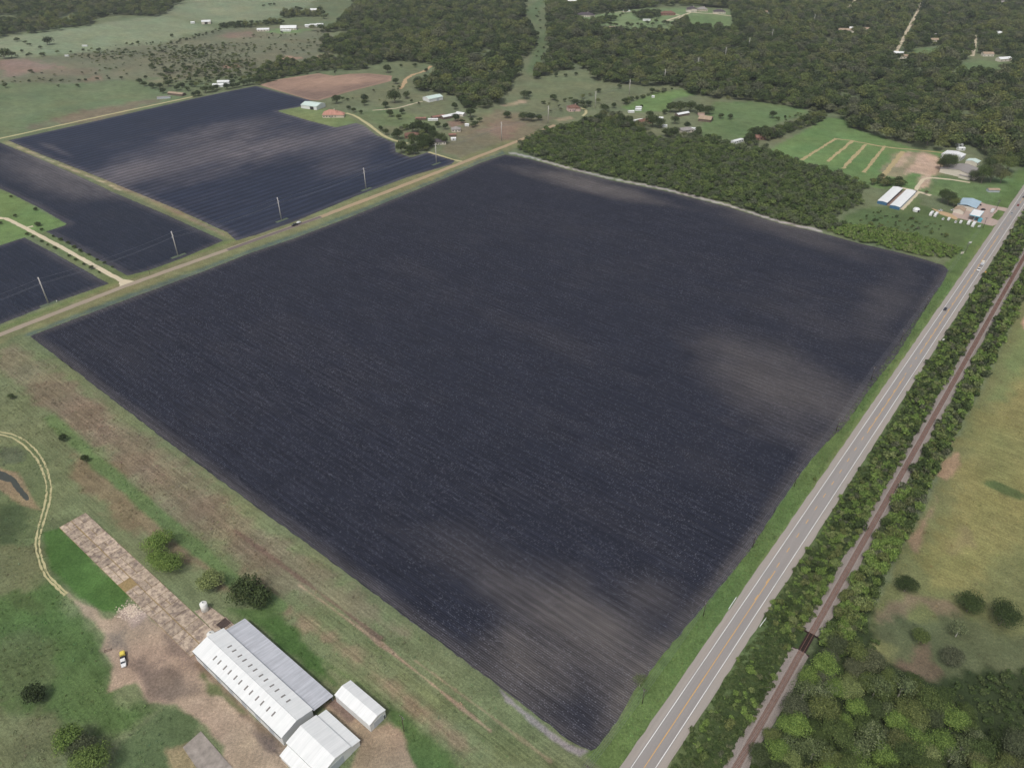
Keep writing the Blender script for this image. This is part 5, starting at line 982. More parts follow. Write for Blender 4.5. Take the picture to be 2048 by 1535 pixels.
def tree(key, x, y, w, label, group, cat='tree', name=None, hs_=1.0, single=False):
    L = PROTO[key]; i = random.randrange(len(L)); cm, tm = L[i]; base = {'near': 9.5, 'light': 8.5, 'dark': 9.5, 'shrub': 3.4, 'lshrub': 3.6, 'sparse': 8.5, 'far': 10.0, 'fardark': 9.0, 'brush': 3.6, 'under': 3.6, 'thick': 6.0, 'lbrush': 3.6, 'farlight': 9.5}[key]; k = w / base
    if single:
        r = bpy.data.objects.new(name or 'shrub', cm); C.objects.link(r); r.location = (x, y, 0)
    else:
        r = bpy.data.objects.new(name or 'broadleaf_tree', None); C.objects.link(r); r.location = (x, y, 0); r.empty_display_size = 0.5
        c = bpy.data.objects.new('crown', cm); C.objects.link(c); c.parent = r; t = bpy.data.objects.new('trunk', tm); C.objects.link(t); t.parent = r
        CROWN_SRC.setdefault((key, i), c)
    if single: CROWN_SRC.setdefault((key, i), r)
    r.rotation_euler = (0, 0, random.uniform(0, 6.28)); r.scale = (k, k, k * hs_); tag(r, label, cat, group); return r
# --- individual trees in the open: (x, y, crown width)
def put(lst, key, label, group, hs_=1.0, name=None, cat='tree', single=False, grow=1.0):
    for e in lst:
        x, y = G(e[0], e[1]); tree(key, x, y, e[2] * grow, label, group, cat, name, hs_ * random.uniform(0.9, 1.1), single)
def one(e, key, label, hs_=1.0, name=None): put([e], key, label, None, hs_, name)
one((24, 797, 4.0), 'dark', 'tiny dark tree alone at the top of the left pasture'); one((128, 881, 5.6), 'dark', 'small round dark tree beside the green grass strip, upper of two'); one((172, 922, 5.2), 'dark', 'small round tree beside the green grass strip, lower of two')
one((322, 1096, 12.5), 'light', 'bushy green tree farthest along the slab from the barn', 0.8); put([(345, 1140, 12), (320, 1132, 11)], 'light', 'bushy green tree in the clump beside the long concrete slab', 'clump beside the slab', 0.75); one((423, 1174, 13), 'light', 'bright green tree between the slab and the tank', 0.8)
put([(496, 1198, 14), (522, 1208, 13)], 'dark', 'dark rounded tree of the pair by the long barn end', 'pair by the barn end', 0.9)
one((76, 1400, 10.0), 'dark', 'single dark round tree on the bright left grass'); put([(150, 1494, 12), (196, 1535, 12)], 'light', 'big leafy tree at the lower corner of the left grass', 'corner pair on the left grass', 1.0); one((176, 1512, 11), 'near', 'darker tree between the two big leafy corner trees')
LANE = [(23, 395), (72, 421), (31, 434), (2, 448), (84, 461), (107, 474), (122, 481), (137, 488), (149, 496), (162, 504), (179, 511), (195, 521), (210, 528), (225, 535), (55, 470), (66, 475), (84, 484), (96, 491), (111, 498), (139, 513), (152, 521), (169, 530), (184, 538), (199, 546)]
put([(x, y, random.uniform(2.6, 4.4)) for x, y in LANE], 'dark', 'small dark young tree planted along the pale gravel lane', 'young trees along the gravel lane', 0.8, 'young_tree'); put([(76, 452, 7.0)], 'dark', 'larger dark tree at the gravel turnout', None, 0.7)
put([(1808, 1182, 9), (1933, 1222, 11), (1998, 1248, 12), (1838, 1284, 7.5), (1896, 1326, 9)], 'near', 'green tree standing loose on the pasture right of the railway', 'loose trees on the right pasture', 0.85); one((1911, 1272, 9), 'sparse', 'thin pale tree on the pasture right of the railway'); put([(1628, 960, 2.5)], 'shrub', 'low bush on the highway verge', None, 1, 'shrub', 'shrub', True)
one((1279, 1372, 5.5), 'sparse', 'thin scraggly tree at the bottom corner of the big field')
HOME = [(789, 206, 14), (813, 197, 8), (771, 216, 8), (804, 228, 7), (780, 234, 9), (798, 239, 7), (823, 205, 4), (838, 209, 3), (910, 219, 8), (911, 243, 9), (932, 216, 8), (941, 235, 12), (943, 244, 6), (951, 253, 6), (875, 255, 7), (891, 259, 7), (674, 207, 10), (730, 204, 9), (729, 211, 8), (698, 219, 5), (708, 225, 6), (722, 228, 4), (775, 146, 12), (802, 135, 5), (830, 135, 6), (853, 145, 6), (851, 157, 6), (792, 168, 9), (670, 147, 4)]
put(HOME, 'dark', 'dark rounded oak scattered round the homesteads by the red roofed house', 'oaks round the homesteads', 1.0, 'oak_tree', grow=1.28)
YARD = [(826, 264, 10), (838, 267, 12), (853, 268, 12), (862, 268, 9), (797, 279, 9), (788, 275, 6), (772, 270, 6), (762, 261, 5), (828, 291, 10), (843, 294, 12), (853, 297, 12), (803, 307, 12), (820, 308, 8), (830, 309, 9), (846, 301, 10), (882, 285, 9), (889, 287, 8), (868, 281, 9), (862, 292, 8)]
put(YARD, 'dark', 'dark oak in the grove around the brown farmhouse at the field corner', 'grove at the farmhouse', 1.1, 'oak_tree', grow=1.28)
PASTURE = [(1014, 236, 9), (1049, 198, 10), (1057, 193, 9), (1047, 241, 10), (1062, 243, 12), (1077, 241, 9), (1106, 200, 9), (1131, 154, 6), (1152, 151, 5), (1112, 154, 6), (1129, 204, 5), (1150, 212, 9), (1164, 213, 9), (1176, 213, 8), (1197, 185, 6), (1239, 177, 7), (1209, 223, 10), (1228, 216, 7), (1249, 208, 7), (1274, 199, 5), (1304, 187, 8)]
put(PASTURE, 'dark', 'rounded tree on the rough pasture around the pale pink house', 'trees round the pink house', 0.9, 'oak_tree', grow=1.28)
CLUMP = [(1341, 225, 13), (1359, 226, 13), (1379, 224, 12), (1399, 229, 13), (1416, 229, 11), (1441, 237, 7), (1460, 239, 6), (1241, 249, 12), (1256, 251, 12), (1304, 254, 14), (1319, 256, 10), (1349, 248, 8), (1329, 229, 7), (1299, 236, 8), (1349, 274, 11), (1331, 273, 10), (1394, 272, 7), (1374, 257, 7), (1498, 284, 10), (1511, 276, 12), (1528, 279, 12), (1283, 216, 4), (1545, 236, 7)]
put(CLUMP, 'dark', 'dark tree in the clumps around the small houses and grey barn', 'clumps round the small houses', 1.0, 'oak_tree', grow=1.28)
EST = [(1214, 31, 8), (1225, 31, 7), (1220, 34, 4), (1240, 34, 6), (1251, 28, 9), (1245, 30, 6), (1232, 54, 9), (1221, 52, 8), (1254, 53, 9), (1262, 56, 8), (1275, 51, 5), (1283, 54, 7), (1295, 50, 7), (1305, 52, 7), (1312, 47, 7), (1320, 58, 8), (1327, 50, 9), (1334, 51, 8), (1354, 54, 14), (1366, 61, 12), (1373, 61, 10), (1394, 58, 12), (1413, 61, 13), (1391, 66, 11), (1401, 67, 10), (1436, 54, 9), (1431, 64, 6), (1181, 55, 7), (1194, 64, 8), (1204, 60, 10), (1268, 31, 10), (1275, 32, 10), (1283, 29, 9), (1289, 27, 8), (1296, 33, 14), (1310, 33, 16), (1283, 66, 9)]
put(EST, 'fardark', 'round tree on the green estate clearing beyond the woods', 'trees on the estate clearing', 1.0, name='park_tree', grow=1.28)
FARL = [(96, 90, 16), (82, 98, 6), (60, 92, 7), (51, 88, 6), (35, 83, 9), (10, 118, 17), (25, 117, 12), (84, 113, 7), (44, 105, 5), (344, 74, 7), (62, 146, 6), (192, 149, 4), (157, 174, 5), (117, 174, 4), (104, 162, 4), (80, 160, 4), (11, 176, 7), (172, 162, 4), (244, 159, 5), (219, 159, 4), (212, 139, 4), (165, 147, 3), (292, 157, 5), (305, 137, 8), (321, 152, 5), (332, 147, 6), (346, 147, 7), (325, 132, 4), (527, 14, 7), (540, 12, 9), (549, 12, 7), (572, 24, 10), (599, 24, 16), (585, 28, 11), (640, 24, 13), (648, 38, 12)]
put(FARL, 'fardark', 'dark bush or small tree dotted over the far left pastures', 'bushes on the far pastures', 0.85, name='small_tree', grow=1.28)
HEDGE = [(280, 168, 7), (290, 173, 8), (305, 177, 9), (320, 178, 8), (327, 187, 7), (337, 173, 9), (355, 181, 9), (365, 175, 8), (375, 182, 7), (388, 193, 6), (397, 192, 8), (411, 186, 9), (425, 184, 9), (433, 180, 8), (455, 179, 8), (466, 177, 8), (476, 175, 8), (488, 172, 9), (500, 170, 9)]
put(HEDGE, 'dark', 'tree in the hedge at the head of the banded field', 'hedge at the banded field head', 0.9, name='hedge_tree', grow=1.28)
CHURCH = [(1889, 344, 13), (1900, 336, 10), (1880, 338, 9), (1945, 362, 10), (1962, 366, 14), (1980, 364, 15), (2000, 366, 13), (1975, 345, 12), (1992, 340, 13), (2012, 345, 13), (1883, 404, 9), (1895, 410, 10), (1906, 414, 8), (1898, 400, 8), (1852, 388, 3)]
put(CHURCH, 'near', 'leafy tree standing round the church and the store', 'trees round church and store', 1.0, name='shade_tree', grow=1.28)
# --- woods: a jittered lattice of points inside outlines drawn on the ground
def inside(P, x, y): return sd_poly(x, y, P)[0] < 0
def lattice(pix, sp, jit=0.42, excl=()):
    P = poly(pix); x = np.arange(P[:, 0].min(), P[:, 0].max(), sp); y = np.arange(P[:, 1].min(), P[:, 1].max(), sp)
    X, Y = np.meshgrid(x, y); X = X.ravel() + rng.uniform(-jit, jit, X.size) * sp; Y = Y.ravel() + rng.uniform(-jit, jit, Y.size) * sp
    m_ = inside(P, X, Y)
    for e in excl: m_ &= ~inside(poly(e), X, Y)
    if sp > 4:
        for bx_, by_, br_ in BLD:                # no tree in a house, and the yard on its near side is open
            k = 1 - 16.0 / math.hypot(bx_, by_); m_ &= np.minimum(np.hypot(X - bx_, Y - by_), seg_dist(X, Y, (bx_, by_), (bx_ * k, by_ * k))[0] + 1.5) > br_ + 3.0
    return np.stack([X[m_], Y[m_]], 1)
THICKET = [(1034, 300), (1048, 282), (1075, 268), (1120, 256), (1160, 246), (1215, 244), (1240, 256), (1290, 264), (1320, 282), (1370, 280), (1420, 276), (1470, 296), (1540, 302), (1580, 320), (1640, 342), (1700, 362), (1745, 378), (1745, 398), (1700, 420), (1665, 438), (1690, 455), (1660, 462), (1560, 442), (1460, 410), (1330, 378), (1220, 355), (1130, 333), (1060, 312)]
SCRUBW = [(1650, 462), (1690, 450), (1760, 458), (1820, 468), (1875, 484), (1922, 500), (1905, 516), (1850, 516), (1800, 502), (1720, 484)]
CLEAR = [(1150, 40), (1200, 27), (1290, 17), (1360, 12), (1462, 18), (1470, 60), (1400, 72), (1240, 68), (1180, 60)]
CORR = [(1050, 158), (1060, 130), (1075, 106), (1080, 82), (1068, 48), (1060, 15), (1072, -40), (1088, -40), (1078, 18), (1082, 50), (1094, 82), (1090, 106), (1078, 138), (1066, 156)]
ST1 = [(1780, 117), (1795, 90), (1810, 54), (1829, 20), (1845, -20), (1856, -20), (1840, 30), (1822, 66), (1807, 98), (1800, 122), (1788, 124)]; ST2 = [(1938, 116), (1945, 92), (1946, 68), (1955, 68), (1956, 95), (1952, 118)]
LOT1 = [(1815, 118), (1822, 98), (1884, 92), (1884, 110), (1850, 118)]; LOT2 = [(1898, 148), (1940, 112), (1990, 108), (2030, 122), (2016, 150)]; POOLS = [(1680, 26), (1705, 4), (1712, -20), (1726, -20), (1712, 14), (1694, 28)]
WOODB = [(1178, 138), (1186, 163), (1230, 168), (1290, 174), (1342, 169), (1390, 193), (1450, 199), (1540, 208), (1610, 220), (1680, 230), (1702, 256), (1762, 274), (1812, 290), (1860, 304), (1898, 296), (1930, 290), (1958, 304), (1975, 322), (2030, 335), (2110, 330), (2330, 210), (2330, -45), (1100, -45), (1094, 40), (1100, 78), (1096, 110), (1082, 146), (1060, 156), (1070, 160), (1130, 142)]
WOODA = [(725, -45), (705, 15), (692, 40), (655, 62), (600, 62), (645, 66), (690, 62), (700, 70), (682, 82), (645, 86), (635, 106), (690, 112), (700, 122), (740, 132), (800, 122), (862, 130), (884, 146), (870, 160), (830, 172), (832, 182), (862, 186), (905, 192), (925, 214), (960, 222), (992, 212), (1018, 180), (1032, 150), (1044, 126), (1074, 92), (1066, 70), (1048, 40), (1058, -45)]
WOODL = [(-420, 92), (-200, 84), (0, 76), (22, 70), (60, 68), (112, 62), (182, 52), (192, 38), (240, 31), (320, 35), (346, 16), (400, -10), (470, -45), (-420, -45)]
GAP1 = [(-40, 46), (0, 42), (42, 42), (30, 32), (0, 30)]; GAP2 = [(112, 44), (140, 26), (155, 25), (166, 34), (150, 42)]; ORCH = [(505, 172), (512, 146), (532, 132), (572, 124), (600, 128), (640, 120), (702, 118), (732, 132), (735, 138), (700, 142), (640, 145), (590, 152), (562, 158), (528, 168)]
LINE1 = [(440, 53), (480, 48), (560, 43), (575, 48), (505, 56), (445, 58)]; LINE2 = [(560, 30), (600, 26), (640, 28), (660, 34), (640, 34), (600, 34), (565, 38)]
NEARW = [(1470, 1600), (1520, 1510), (1575, 1420), (1640, 1318), (1668, 1262), (1700, 1200), (1738, 1205), (1748, 1270), (1762, 1330), (1800, 1362), (1870, 1384), (1930, 1362), (1990, 1345), (2130, 1335), (2260, 1600), (2260, 1680), (1400, 1680)]
big = []; 
for P_, sp, key, w0, w1, ex in ((WOODB, 8.2, 'far', 6.5, 19, (CLEAR, CORR, ST1, ST2, LOT1, LOT2, POOLS)), (WOODA, 8.2, 'far', 6.5, 19, (CORR,)), (WOODL, 10.0, 'far', 10, 16, (GAP1, GAP2)), (ORCH, 7.5, 'far', 7, 12, ()), (LINE1, 7.0, 'fardark', 7, 11, ()), (LINE2, 8.0, 'fardark', 8, 12, ()), (THICKET, 4.4, 'thick', 3.6, 8.6, ())):
    q = lattice(P_, sp, 0.45, ex); nz = fbm(q[:, 0], q[:, 1], 90, 61, 3); nz2 = fbm(q[:, 0], q[:, 1], 60, 67, 3)
    for (x, y), za, zb in zip(q, nz, nz2):
        ww = w0 + (w1 - w0) * random.random() ** 1.5 * (0.7 + 0.9 * za)
        if P_ is not THICKET and random.random() < 0.06 + 0.5 * (zb < 0.36): continue
        if P_ is THICKET: key2 = 'thick'
        else: key2 = 'farlight' if random.random() < 0.04 + 0.45 * (za > 0.62) else (key if random.random() < 0.66 else 'fardark')
        hh = random.uniform(0.65, 1.2) * (0.9 if P_ is not THICKET else 0.85)
        big.append((x, y, ww, key2, hh))
# scattered brush over the far left slopes
BR1_ = [(268, 106), (330, 94), (440, 92), (512, 78), (512, 120), (480, 150), (420, 158), (370, 140), (312, 132)]; BR2_ = [(105, 128), (160, 102), (240, 90), (330, 86), (335, 102), (240, 120), (160, 132)]; BR3_ = [(440, 92), (520, 70), (640, 66), (690, 86), (630, 110), (520, 128), (460, 120)]; BR4_ = [(0, 150), (200, 130), (420, 90), (500, 130), (400, 155), (250, 160), (0, 170)]
for P_, sp, w0, w1 in ((BR1_, 9.5, 4, 8), (BR2_, 13, 4, 9), (BR3_, 19, 3, 8), (BR4_, 30, 2.5, 6)):
    q = lattice(P_, sp * 0.72, 0.5); dn = fbm(q[:, 0], q[:, 1], 70, 91, 4)
    for (x, y), u_ in zip(q, dn):
        if random.random() < 0.72 + 3.2 * (u_ - 0.5): big.append((x, y, random.uniform(w0 * 0.6, w1) * random.uniform(0.6, 1), 'fardark' if random.random() < 0.12 else 'far', random.uniform(0.5, 0.9)))
HEDGES = [([(0, 163), (170, 160), (250, 156), (250, 159), (170, 165), (0, 168)], 14, 3, 6), ([(330, 88), (440, 60), (447, 63), (338, 93)], 11, 4, 8), ([(0, 112), (130, 105), (330, 82), (332, 86), (130, 110), (0, 118)], 20, 3, 7), ([(1165, 46), (1230, 36), (1234, 42), (1180, 55)], 8, 8, 13), ([(1345, 50), (1372, 40), (1382, 58), (1350, 64)], 8, 9, 14), ([(1380, 58), (1420, 56), (1420, 66), (1385, 70)], 9, 9, 13), ([(1270, 30), (1320, 26), (1322, 38), (1280, 40)], 9, 8, 13), ([(1056, 150), (1062, 120), (1092, 80), (1060, 20), (1085, 20), (1100, 80), (1085, 130)], 26, 3, 7), ([(780, 250), (870, 262), (890, 292), (830, 312), (795, 306), (830, 284)], 14, 6, 10), ([(900, 230), (960, 225), (970, 260), (930, 262)], 20, 4, 8), ([(1060, 200), (1180, 190), (1220, 215), (1150, 225), (1080, 230)], 20, 4, 8),
          ([(1478, 290), (1500, 270), (1560, 260), (1612, 240), (1655, 230), (1640, 246), (1590, 264), (1545, 280), (1505, 294)], 6.0, 6, 11), ([(1545, 240), (1600, 226), (1650, 222), (1650, 232), (1600, 236), (1560, 246)], 9, 3, 6), ([(1245, 209), (1275, 196), (1310, 186), (1345, 178), (1345, 181), (1310, 189), (1278, 200), (1250, 212)], 6, 4, 8),
          ([(1160, 246), (1215, 232), (1270, 250), (1300, 258), (1290, 266), (1230, 258)], 7, 7, 12), ([(1330, 262), (1400, 262), (1400, 276), (1340, 280)], 8, 7, 11), ([(1740, 366), (1760, 360), (1812, 368), (1806, 376), (1770, 374), (1748, 380)], 6, 6, 10), ([(640, 205), (700, 190), (790, 170), (850, 160), (830, 190), (760, 205), (690, 212)], 22, 3, 6), ([(300, 140), (420, 128), (510, 128), (505, 165), (440, 172), (380, 176), (330, 170)], 13, 4, 9)]
for P_, sp, w0, w1 in HEDGES:
    for x, y in lattice(P_, sp, 0.45): big.append((x, y, random.uniform(w0, w1), 'far' if random.random() < 0.6 else 'fardark', random.uniform(0.7, 1.0)))
# --- the nearest trees of the woods are things of their own
near = lattice(NEARW, 6.4, 0.42); near = near[np.argsort(np.hypot(near[:, 0], near[:, 1]))]
NT = 0
px_, py_ = PX(near[:, 0], near[:, 1]); vis = (px_ > 1430) & (px_ < 2110) & (py_ < 1600)
for k, (x, y) in enumerate(near[vis][:104]):
    u = random.random(); key = 'near' if u < 0.62 else ('light' if u < 0.86 else 'sparse')
    tree(key, x, y, random.uniform(6.5, 11.5), {'near': 'leafy tree in the dense wood beside the railway bridge', 'light': 'bright green tree in the dense wood beside the railway bridge', 'sparse': 'thin crowned tree with pale limbs in the wood beside the railway bridge'}[key], {'near': 'wood beside the bridge', 'light': 'bright trees of the wood beside the bridge', 'sparse': 'pale limbed trees of the wood beside the bridge'}[key], 'tree', None, random.uniform(0.85, 1.15)); NT += 1
# trees and shrubs along the two sides of the railway
strip = []
for s_ in np.arange(140, 900, 2.3):
    for t_ in np.arange(-45.5, -31.0, 2.3):
        a, b_ = s_ + random.uniform(-1.1, 1.1), t_ + random.uniform(-1.1, 1.1)
        dens = 0.52 + 0.75 * (float(vnoise(np.array([a / 16]), np.array([b_ / 9]), 5)[0]) - 0.5) - 0.28 * (b_ < -42.5) + 0.15 * (b_ > -36) + 0.0
        if random.random() < dens: strip.append((*ST(a, b_), random.uniform(2.2, 4.8) * (0.75 if b_ < -42 else 1.0), 'L', a))
for s_ in np.arange(235, 900, 2.6):
    for t_ in np.arange(-21.6, -13.0, 2.6):
        a, b_ = s_ + random.uniform(-1.2, 1.2), t_ + random.uniform(-1.2, 1.2)
        if random.random() < 0.72: strip.append((*ST(a, b_), random.uniform(2.6, 5.6), 'R', a))
strip.sort(key=lambda e: e[4]); nL = nR = 0; rest = []
for x, y, w, sd, a in strip:
    px1, py1 = PX(x, y)
    seen = px1 < 2060 and py1 < 1560
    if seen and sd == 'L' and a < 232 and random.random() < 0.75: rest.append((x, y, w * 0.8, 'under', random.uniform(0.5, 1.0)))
    elif seen and sd == 'L' and nL < 160:
        nL += 1; tree('shrub' if random.random() < 0.6 else 'lshrub', x, y, w, 'low leafy shrub in the brush strip between highway and railway', 'brush between highway and railway', 'shrub', 'shrub', random.uniform(0.85, 1.3), True)
    elif seen and sd == 'R' and nR < 130:
        nR += 1; tree('lshrub' if random.random() < 0.55 else 'shrub', x, y, w * 1.35, 'tall leafy shrub along the pasture side of the railway', 'brush along the pasture side', 'shrub', 'shrub', random.uniform(1.0, 1.5), True)
    else: rest.append((x, y, w * random.uniform(0.7, 1.3), 'lbrush' if random.random() < 0.45 else 'brush', random.uniform(0.8, 1.4)))
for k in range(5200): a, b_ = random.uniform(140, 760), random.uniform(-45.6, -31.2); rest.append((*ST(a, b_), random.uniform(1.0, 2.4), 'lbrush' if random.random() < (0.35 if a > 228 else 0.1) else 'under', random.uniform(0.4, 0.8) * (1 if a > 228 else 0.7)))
for k in range(2600): a, b_ = random.uniform(240, 760), random.uniform(-22.4, -13.0); rest.append((*ST(a, b_), random.uniform(1.0, 2.6), 'lbrush' if random.random() < 0.4 else 'under', random.uniform(0.5, 0.9)))
for x, y in lattice(SCRUBW, 3.2, 0.45): rest.append((x, y, random.uniform(3.2, 5.6), 'lbrush', random.uniform(0.8, 1.1)))
SCR2 = [(1690, 450), (1745, 420), (1830, 430), (1890, 450), (1900, 480), (1830, 466), (1760, 456)]
for x, y in lattice(SCR2, 7, 0.5): rest.append((x, y, random.uniform(1.8, 4.2), 'brush', random.uniform(0.5, 0.9)))
for x, y in lattice([(1420, 1545), (1560, 1300), (1640, 1170), (1660, 1175), (1580, 1320), (1440, 1545)], 2.6, 0.45): rest.append((x, y, random.uniform(1.2, 2.6), 'brush', random.uniform(0.4, 0.8)))
under = lattice(NEARW, 3.6, 0.45); pu, pv = PX(under[:, 0], under[:, 1])
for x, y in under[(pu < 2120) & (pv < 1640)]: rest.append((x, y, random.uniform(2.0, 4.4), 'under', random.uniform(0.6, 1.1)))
def scatter(name, items, label, cat):
    keys = sorted({k for k in CROWN_SRC if k[0] in {e[3] for e in items}})
    missing = {e[3] for e in items} - {k[0] for k in keys}; assert not missing, missing
    by = {}
    for k in keys: by.setdefault(k[0], []).append(keys.index(k))
    base = {'farlight': 9.5, 'far': 10.0, 'fardark': 9.0, 'brush': 3.6, 'under': 3.6, 'thick': 6.0, 'lbrush': 3.6, 'farlight': 9.5}
    co = np.array([(e[0], e[1], 0.0) for e in items], np.float32); ix = np.array([random.choice(by[e[3]]) for e in items], np.int32)
    sc = np.array([(e[2] / base[e[3]], e[2] / base[e[3]], e[2] / base[e[3]] * e[4]) for e in items], np.float32); rz = np.array([(0, 0, random.uniform(0, 6.28)) for e in items], np.float32)
    me = bpy.data.meshes.new(name); me.vertices.add(len(co)); me.vertices.foreach_set('co', co.ravel()); me.update()
    for nm, ty, dat, ch in (('size', 'FLOAT_VECTOR', sc, 'vector'), ('turn', 'FLOAT_VECTOR', rz, 'vector'), ('kind_index', 'INT', ix, 'value')):
        at = me.attributes.new(nm, ty, 'POINT'); at.data.foreach_set(ch, dat.ravel())
    o = bpy.data.objects.new(name, me); C.objects.link(o); tag(o, label, cat, None, 'stuff')
    ng = bpy.data.node_groups.new(name, 'GeometryNodeTree'); ng.interface.new_socket('Geometry', in_out='INPUT', socket_type='NodeSocketGeometry'); ng.interface.new_socket('Geometry', in_out='OUTPUT', socket_type='NodeSocketGeometry')
    gi = ng.nodes.new('NodeGroupInput'); go = ng.nodes.new('NodeGroupOutput'); jn = ng.nodes.new('GeometryNodeJoinGeometry')
    def named(nm, ty): n = ng.nodes.new('GeometryNodeInputNamedAttribute'); n.data_type = ty; n.inputs[0].default_value = nm; return n.outputs[0]
    si, tu, ki = named('size', 'FLOAT_VECTOR'), named('turn', 'FLOAT_VECTOR'), named('kind_index', 'INT')
    for i, k in enumerate(keys):
        oi = ng.nodes.new('GeometryNodeObjectInfo'); oi.transform_space = 'ORIGINAL'; oi.inputs['Object'].default_value = CROWN_SRC[k]
        cm = ng.nodes.new('FunctionNodeCompare'); cm.data_type = 'INT'; cm.operation = 'EQUAL'; ng.links.new(ki, cm.inputs[2]); cm.inputs[3].default_value = i
        ip = ng.nodes.new('GeometryNodeInstanceOnPoints'); ng.links.new(gi.outputs[0], ip.inputs['Points']); ng.links.new(cm.outputs[0], ip.inputs['Selection']); ng.links.new(oi.outputs['Geometry'], ip.inputs['Instance'])
        ng.links.new(tu, ip.inputs['Rotation']); ng.links.new(si, ip.inputs['Scale']); ng.links.new(ip.outputs[0], jn.inputs[0])
    ng.links.new(jn.outputs[0], go.inputs[0]); md = o.modifiers.new('scatter', 'NODES'); md.node_group = ng
    return o
# edge trees of the thicket and the woods nearest the camera stand as things, the rest is one wood
big.sort(key=lambda e: math.hypot(e[0], e[1])); wood = []; nb = nf = 0
for e in big:
    px1, py1 = PX(e[0], e[1])
    if nb < 40 and 1030 < px1 < 1760 and 300 < py1 < 460 and e[3] == 'thick': nb += 1; tree('thick', e[0], e[1], e[2], 'young tree at the edge of the thicket bordering the big field', 'thicket edge trees', 'tree', None, e[4])
    elif nf < 32 and e[3] in ('far', 'farlight') and 640 < px1 < 2040 and py1 > 195: nf += 1; tree(e[3], e[0], e[1], e[2], 'tall tree at the front edge of the big woodland' if e[3] == 'far' else 'yellowish tree standing out of the big woodland', 'front edge trees of the woodland' if e[3] == 'far' else 'yellowish trees of the woodland', 'tree', None, e[4])
    else: wood.append(e)
for key_, lab_ in (('far', 'tall tree at the front edge of the big woodland'), ('farlight', 'yellowish tree standing out of the big woodland'), ('fardark', 'dark tree standing out of the big woodland'), ('thick', 'young tree at the edge of the thicket bordering the big field')):
    got = [e for e in wood if e[3] == key_ and 900 < PX(e[0], e[1])[0] < 2000][:6]
    if key_ in ('farlight', 'fardark') or not any(k[0] == key_ for k in CROWN_SRC):
        for e in got: wood.remove(e); tree(key_, e[0], e[1], e[2], lab_, {'far': 'front edge trees of the woodland', 'farlight': 'yellowish trees of the woodland', 'fardark': 'dark trees of the woodland', 'thick': 'thicket edge trees'}[key_], 'tree', None, e[4])
def sources(key, items, n, label, group, cat, name):       # a few of the scattered plants stand as things of their own
    own = [e for e in items if e[3] == key][:n]
    for e in own: items.remove(e); tree(key, e[0], e[1], e[2], label, group, cat, name, e[4], True)
sources('brush', rest, 8, 'bushy shrub in the far brush along the railway', 'far railway brush', 'shrub', 'shrub')
sources('lbrush', rest, 8, 'bright bushy shrub in the scrub at the corner of the big field', 'scrub at the field corner', 'shrub', 'shrub')
sources('under', rest, 8, 'dark low shrub beneath the wood beside the railway bridge', 'undergrowth shrubs', 'shrub', 'shrub')
tufts = []
for P_, sp in (([(-20, 700), (40, 680), (330, 888), (700, 1162), (1000, 1388), (1160, 1505), (1200, 1560), (900, 1560), (620, 1340), (430, 1180), (230, 1020), (-20, 900)], 1.9), ([(-20, 900), (100, 900), (110, 1040), (90, 1080), (120, 1170), (180, 1250), (200, 1330), (220, 1390), (340, 1420), (340, 1560), (-20, 1560)], 2.1),
               ([(2060, 600), (1990, 740), (1890, 940), (1800, 1110), (1745, 1230), (1765, 1330), (1860, 1380), (2060, 1340)], 3.6)):
    q = lattice(P_, sp, 0.5); tuftn = fbm(q[:, 0], q[:, 1], 18, 77, 3)
    for (x, y), u in zip(q, tuftn):
        if random.random() < 0.2 + 1.4 * (u - 0.35): tufts.append((x, y, random.uniform(0.7, 1.9), 'tuft', random.uniform(0.6, 1.3)))
for k in range(2600): tufts.append((*ST(random.uniform(140, 640), random.uniform(-68.5, -61.6)), random.uniform(0.6, 1.5), 'tuft', random.uniform(0.6, 1.2)))
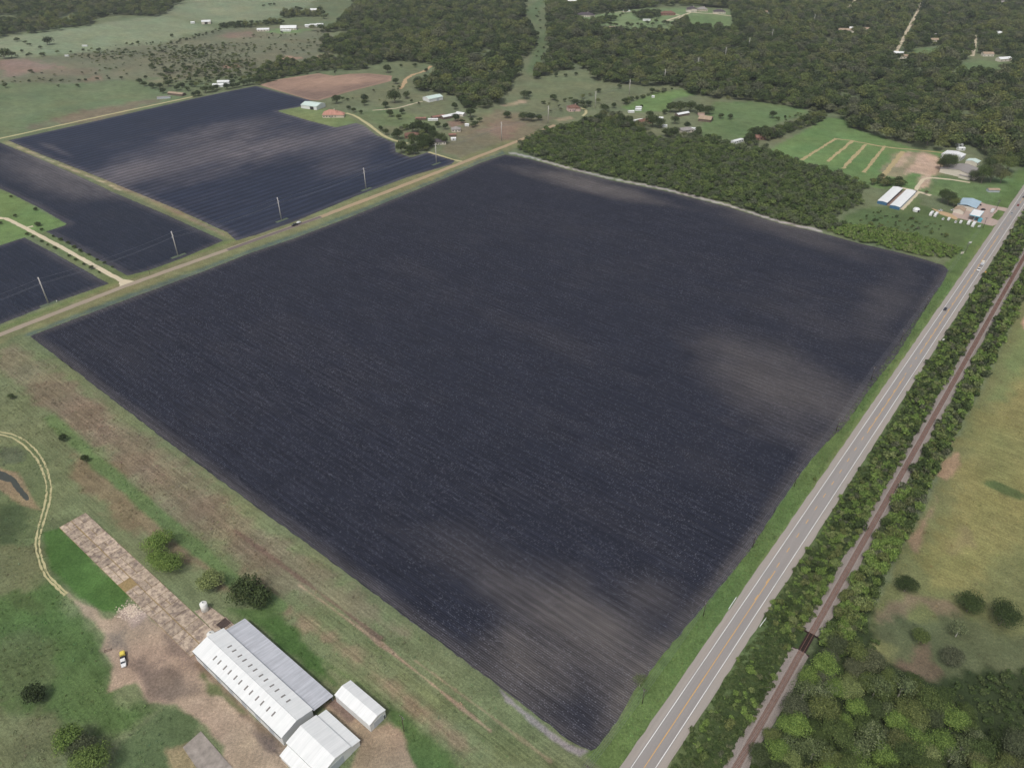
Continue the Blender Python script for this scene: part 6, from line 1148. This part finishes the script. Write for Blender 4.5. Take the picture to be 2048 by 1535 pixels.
def tuft_mesh(items):
    dp = sd_poly(np.array([e[0] for e in items]), np.array([e[1] for e in items]), poly([(-30, 930), (5, 936), (32, 946), (62, 988), (66, 1004), (46, 1008), (18, 970), (-30, 956)]))[0]; items = [e for e, d_ in zip(items, dp) if d_ > 0]
    A = np.array([(e[0], e[1], e[2], e[4]) for e in items]); n = len(A); nq = 8; r = np.random.default_rng(3)
    col = cover_at(A[:, 0].copy(), A[:, 1].copy())[0] * r.uniform(0.8, 1.5, (n, 1)) * r.normal(1, 0.06, (n, 3))
    an = r.uniform(0, 6.28, (n, nq)); rd = A[:, 2:3] * 0.42 * np.sqrt(r.random((n, nq))); c = np.stack([A[:, 0:1] + rd * np.cos(an), A[:, 1:2] + rd * np.sin(an), A[:, 2:3] * A[:, 3:4] * r.uniform(0.08, 0.3, (n, nq))], -1).reshape(-1, 3)
    nn = r.normal(size=(n * nq, 3)) * 0.45 + np.array((0, 0, 1.0)); nn /= np.linalg.norm(nn, axis=1)[:, None]; t = np.cross(nn, r.normal(size=nn.shape)); t /= np.linalg.norm(t, axis=1)[:, None]; b_ = np.cross(nn, t)
    z = (np.repeat(A[:, 2], nq) * r.uniform(0.12, 0.26, n * nq))[:, None]
    v = np.stack([c - t * z, c - b_ * z * 0.5, c + t * z, c + b_ * z * 0.5], 1).reshape(-1, 3); v[:, 2] = np.maximum(v[:, 2], 0.02)
    me = bpy.data.meshes.new('grass_tufts'); me.vertices.add(len(v)); me.vertices.foreach_set('co', v.astype(np.float32).ravel()); me.loops.add(len(v)); me.polygons.add(n * nq)
    me.loops.foreach_set('vertex_index', np.arange(len(v), dtype=np.int32)); me.polygons.foreach_set('loop_start', np.arange(0, len(v), 4, dtype=np.int32)); me.update(calc_edges=True)
    at = me.attributes.new('tint', 'FLOAT_COLOR', 'POINT'); q = np.ones((len(v), 4), np.float32); q[:, :3] = np.repeat(np.clip(col, 0.01, 0.7), nq * 4, axis=0); at.data.foreach_set('color', q.ravel())
    m, nt, b = nodes_of('tuft_blades'); a_ = nt.nodes.new('ShaderNodeAttribute'); a_.attribute_name = 'tint'; nt.links.new(a_.outputs['Color'], b.inputs['Base Color']); b.inputs['Roughness'].default_value = 0.95; b.inputs['Specular IOR Level'].default_value = 0.05
    me.materials.append(m); o = bpy.data.objects.new('grass_tufts', me); C.objects.link(o); tag(o, 'rough grass tufts over the pastures and verges', 'grass', None, 'stuff')
tuft_mesh(tufts)
scatter('woodland', wood, 'dense green woodland covering the land behind the fields', 'woodland')
scatter('brushwood', rest, 'low tangled brush along the railway and scrub lots', 'brush')
print('TREES', NT, nL, nR, nb, len(wood), len(rest), len(bpy.data.objects))

# ---------------------------------------------------------------- the air
hz = MB().box(-9200, 9200, -9200, 9200, -1.6, 300.0)
m = bpy.data.materials.new('haze_air'); m.use_nodes = True; m.node_tree.nodes.clear()
out = m.node_tree.nodes.new('ShaderNodeOutputMaterial'); pv = m.node_tree.nodes.new('ShaderNodeVolumePrincipled'); m.node_tree.links.new(pv.outputs[0], out.inputs['Volume'])
pv.inputs['Density'].default_value = 0.000075; pv.inputs['Color'].default_value = (0.86, 0.9, 0.95, 1); pv.inputs['Anisotropy'].default_value = 0.2
tag(hz.build('haze', m), 'thin pale haze in the air over the land', 'haze', None, 'stuff')
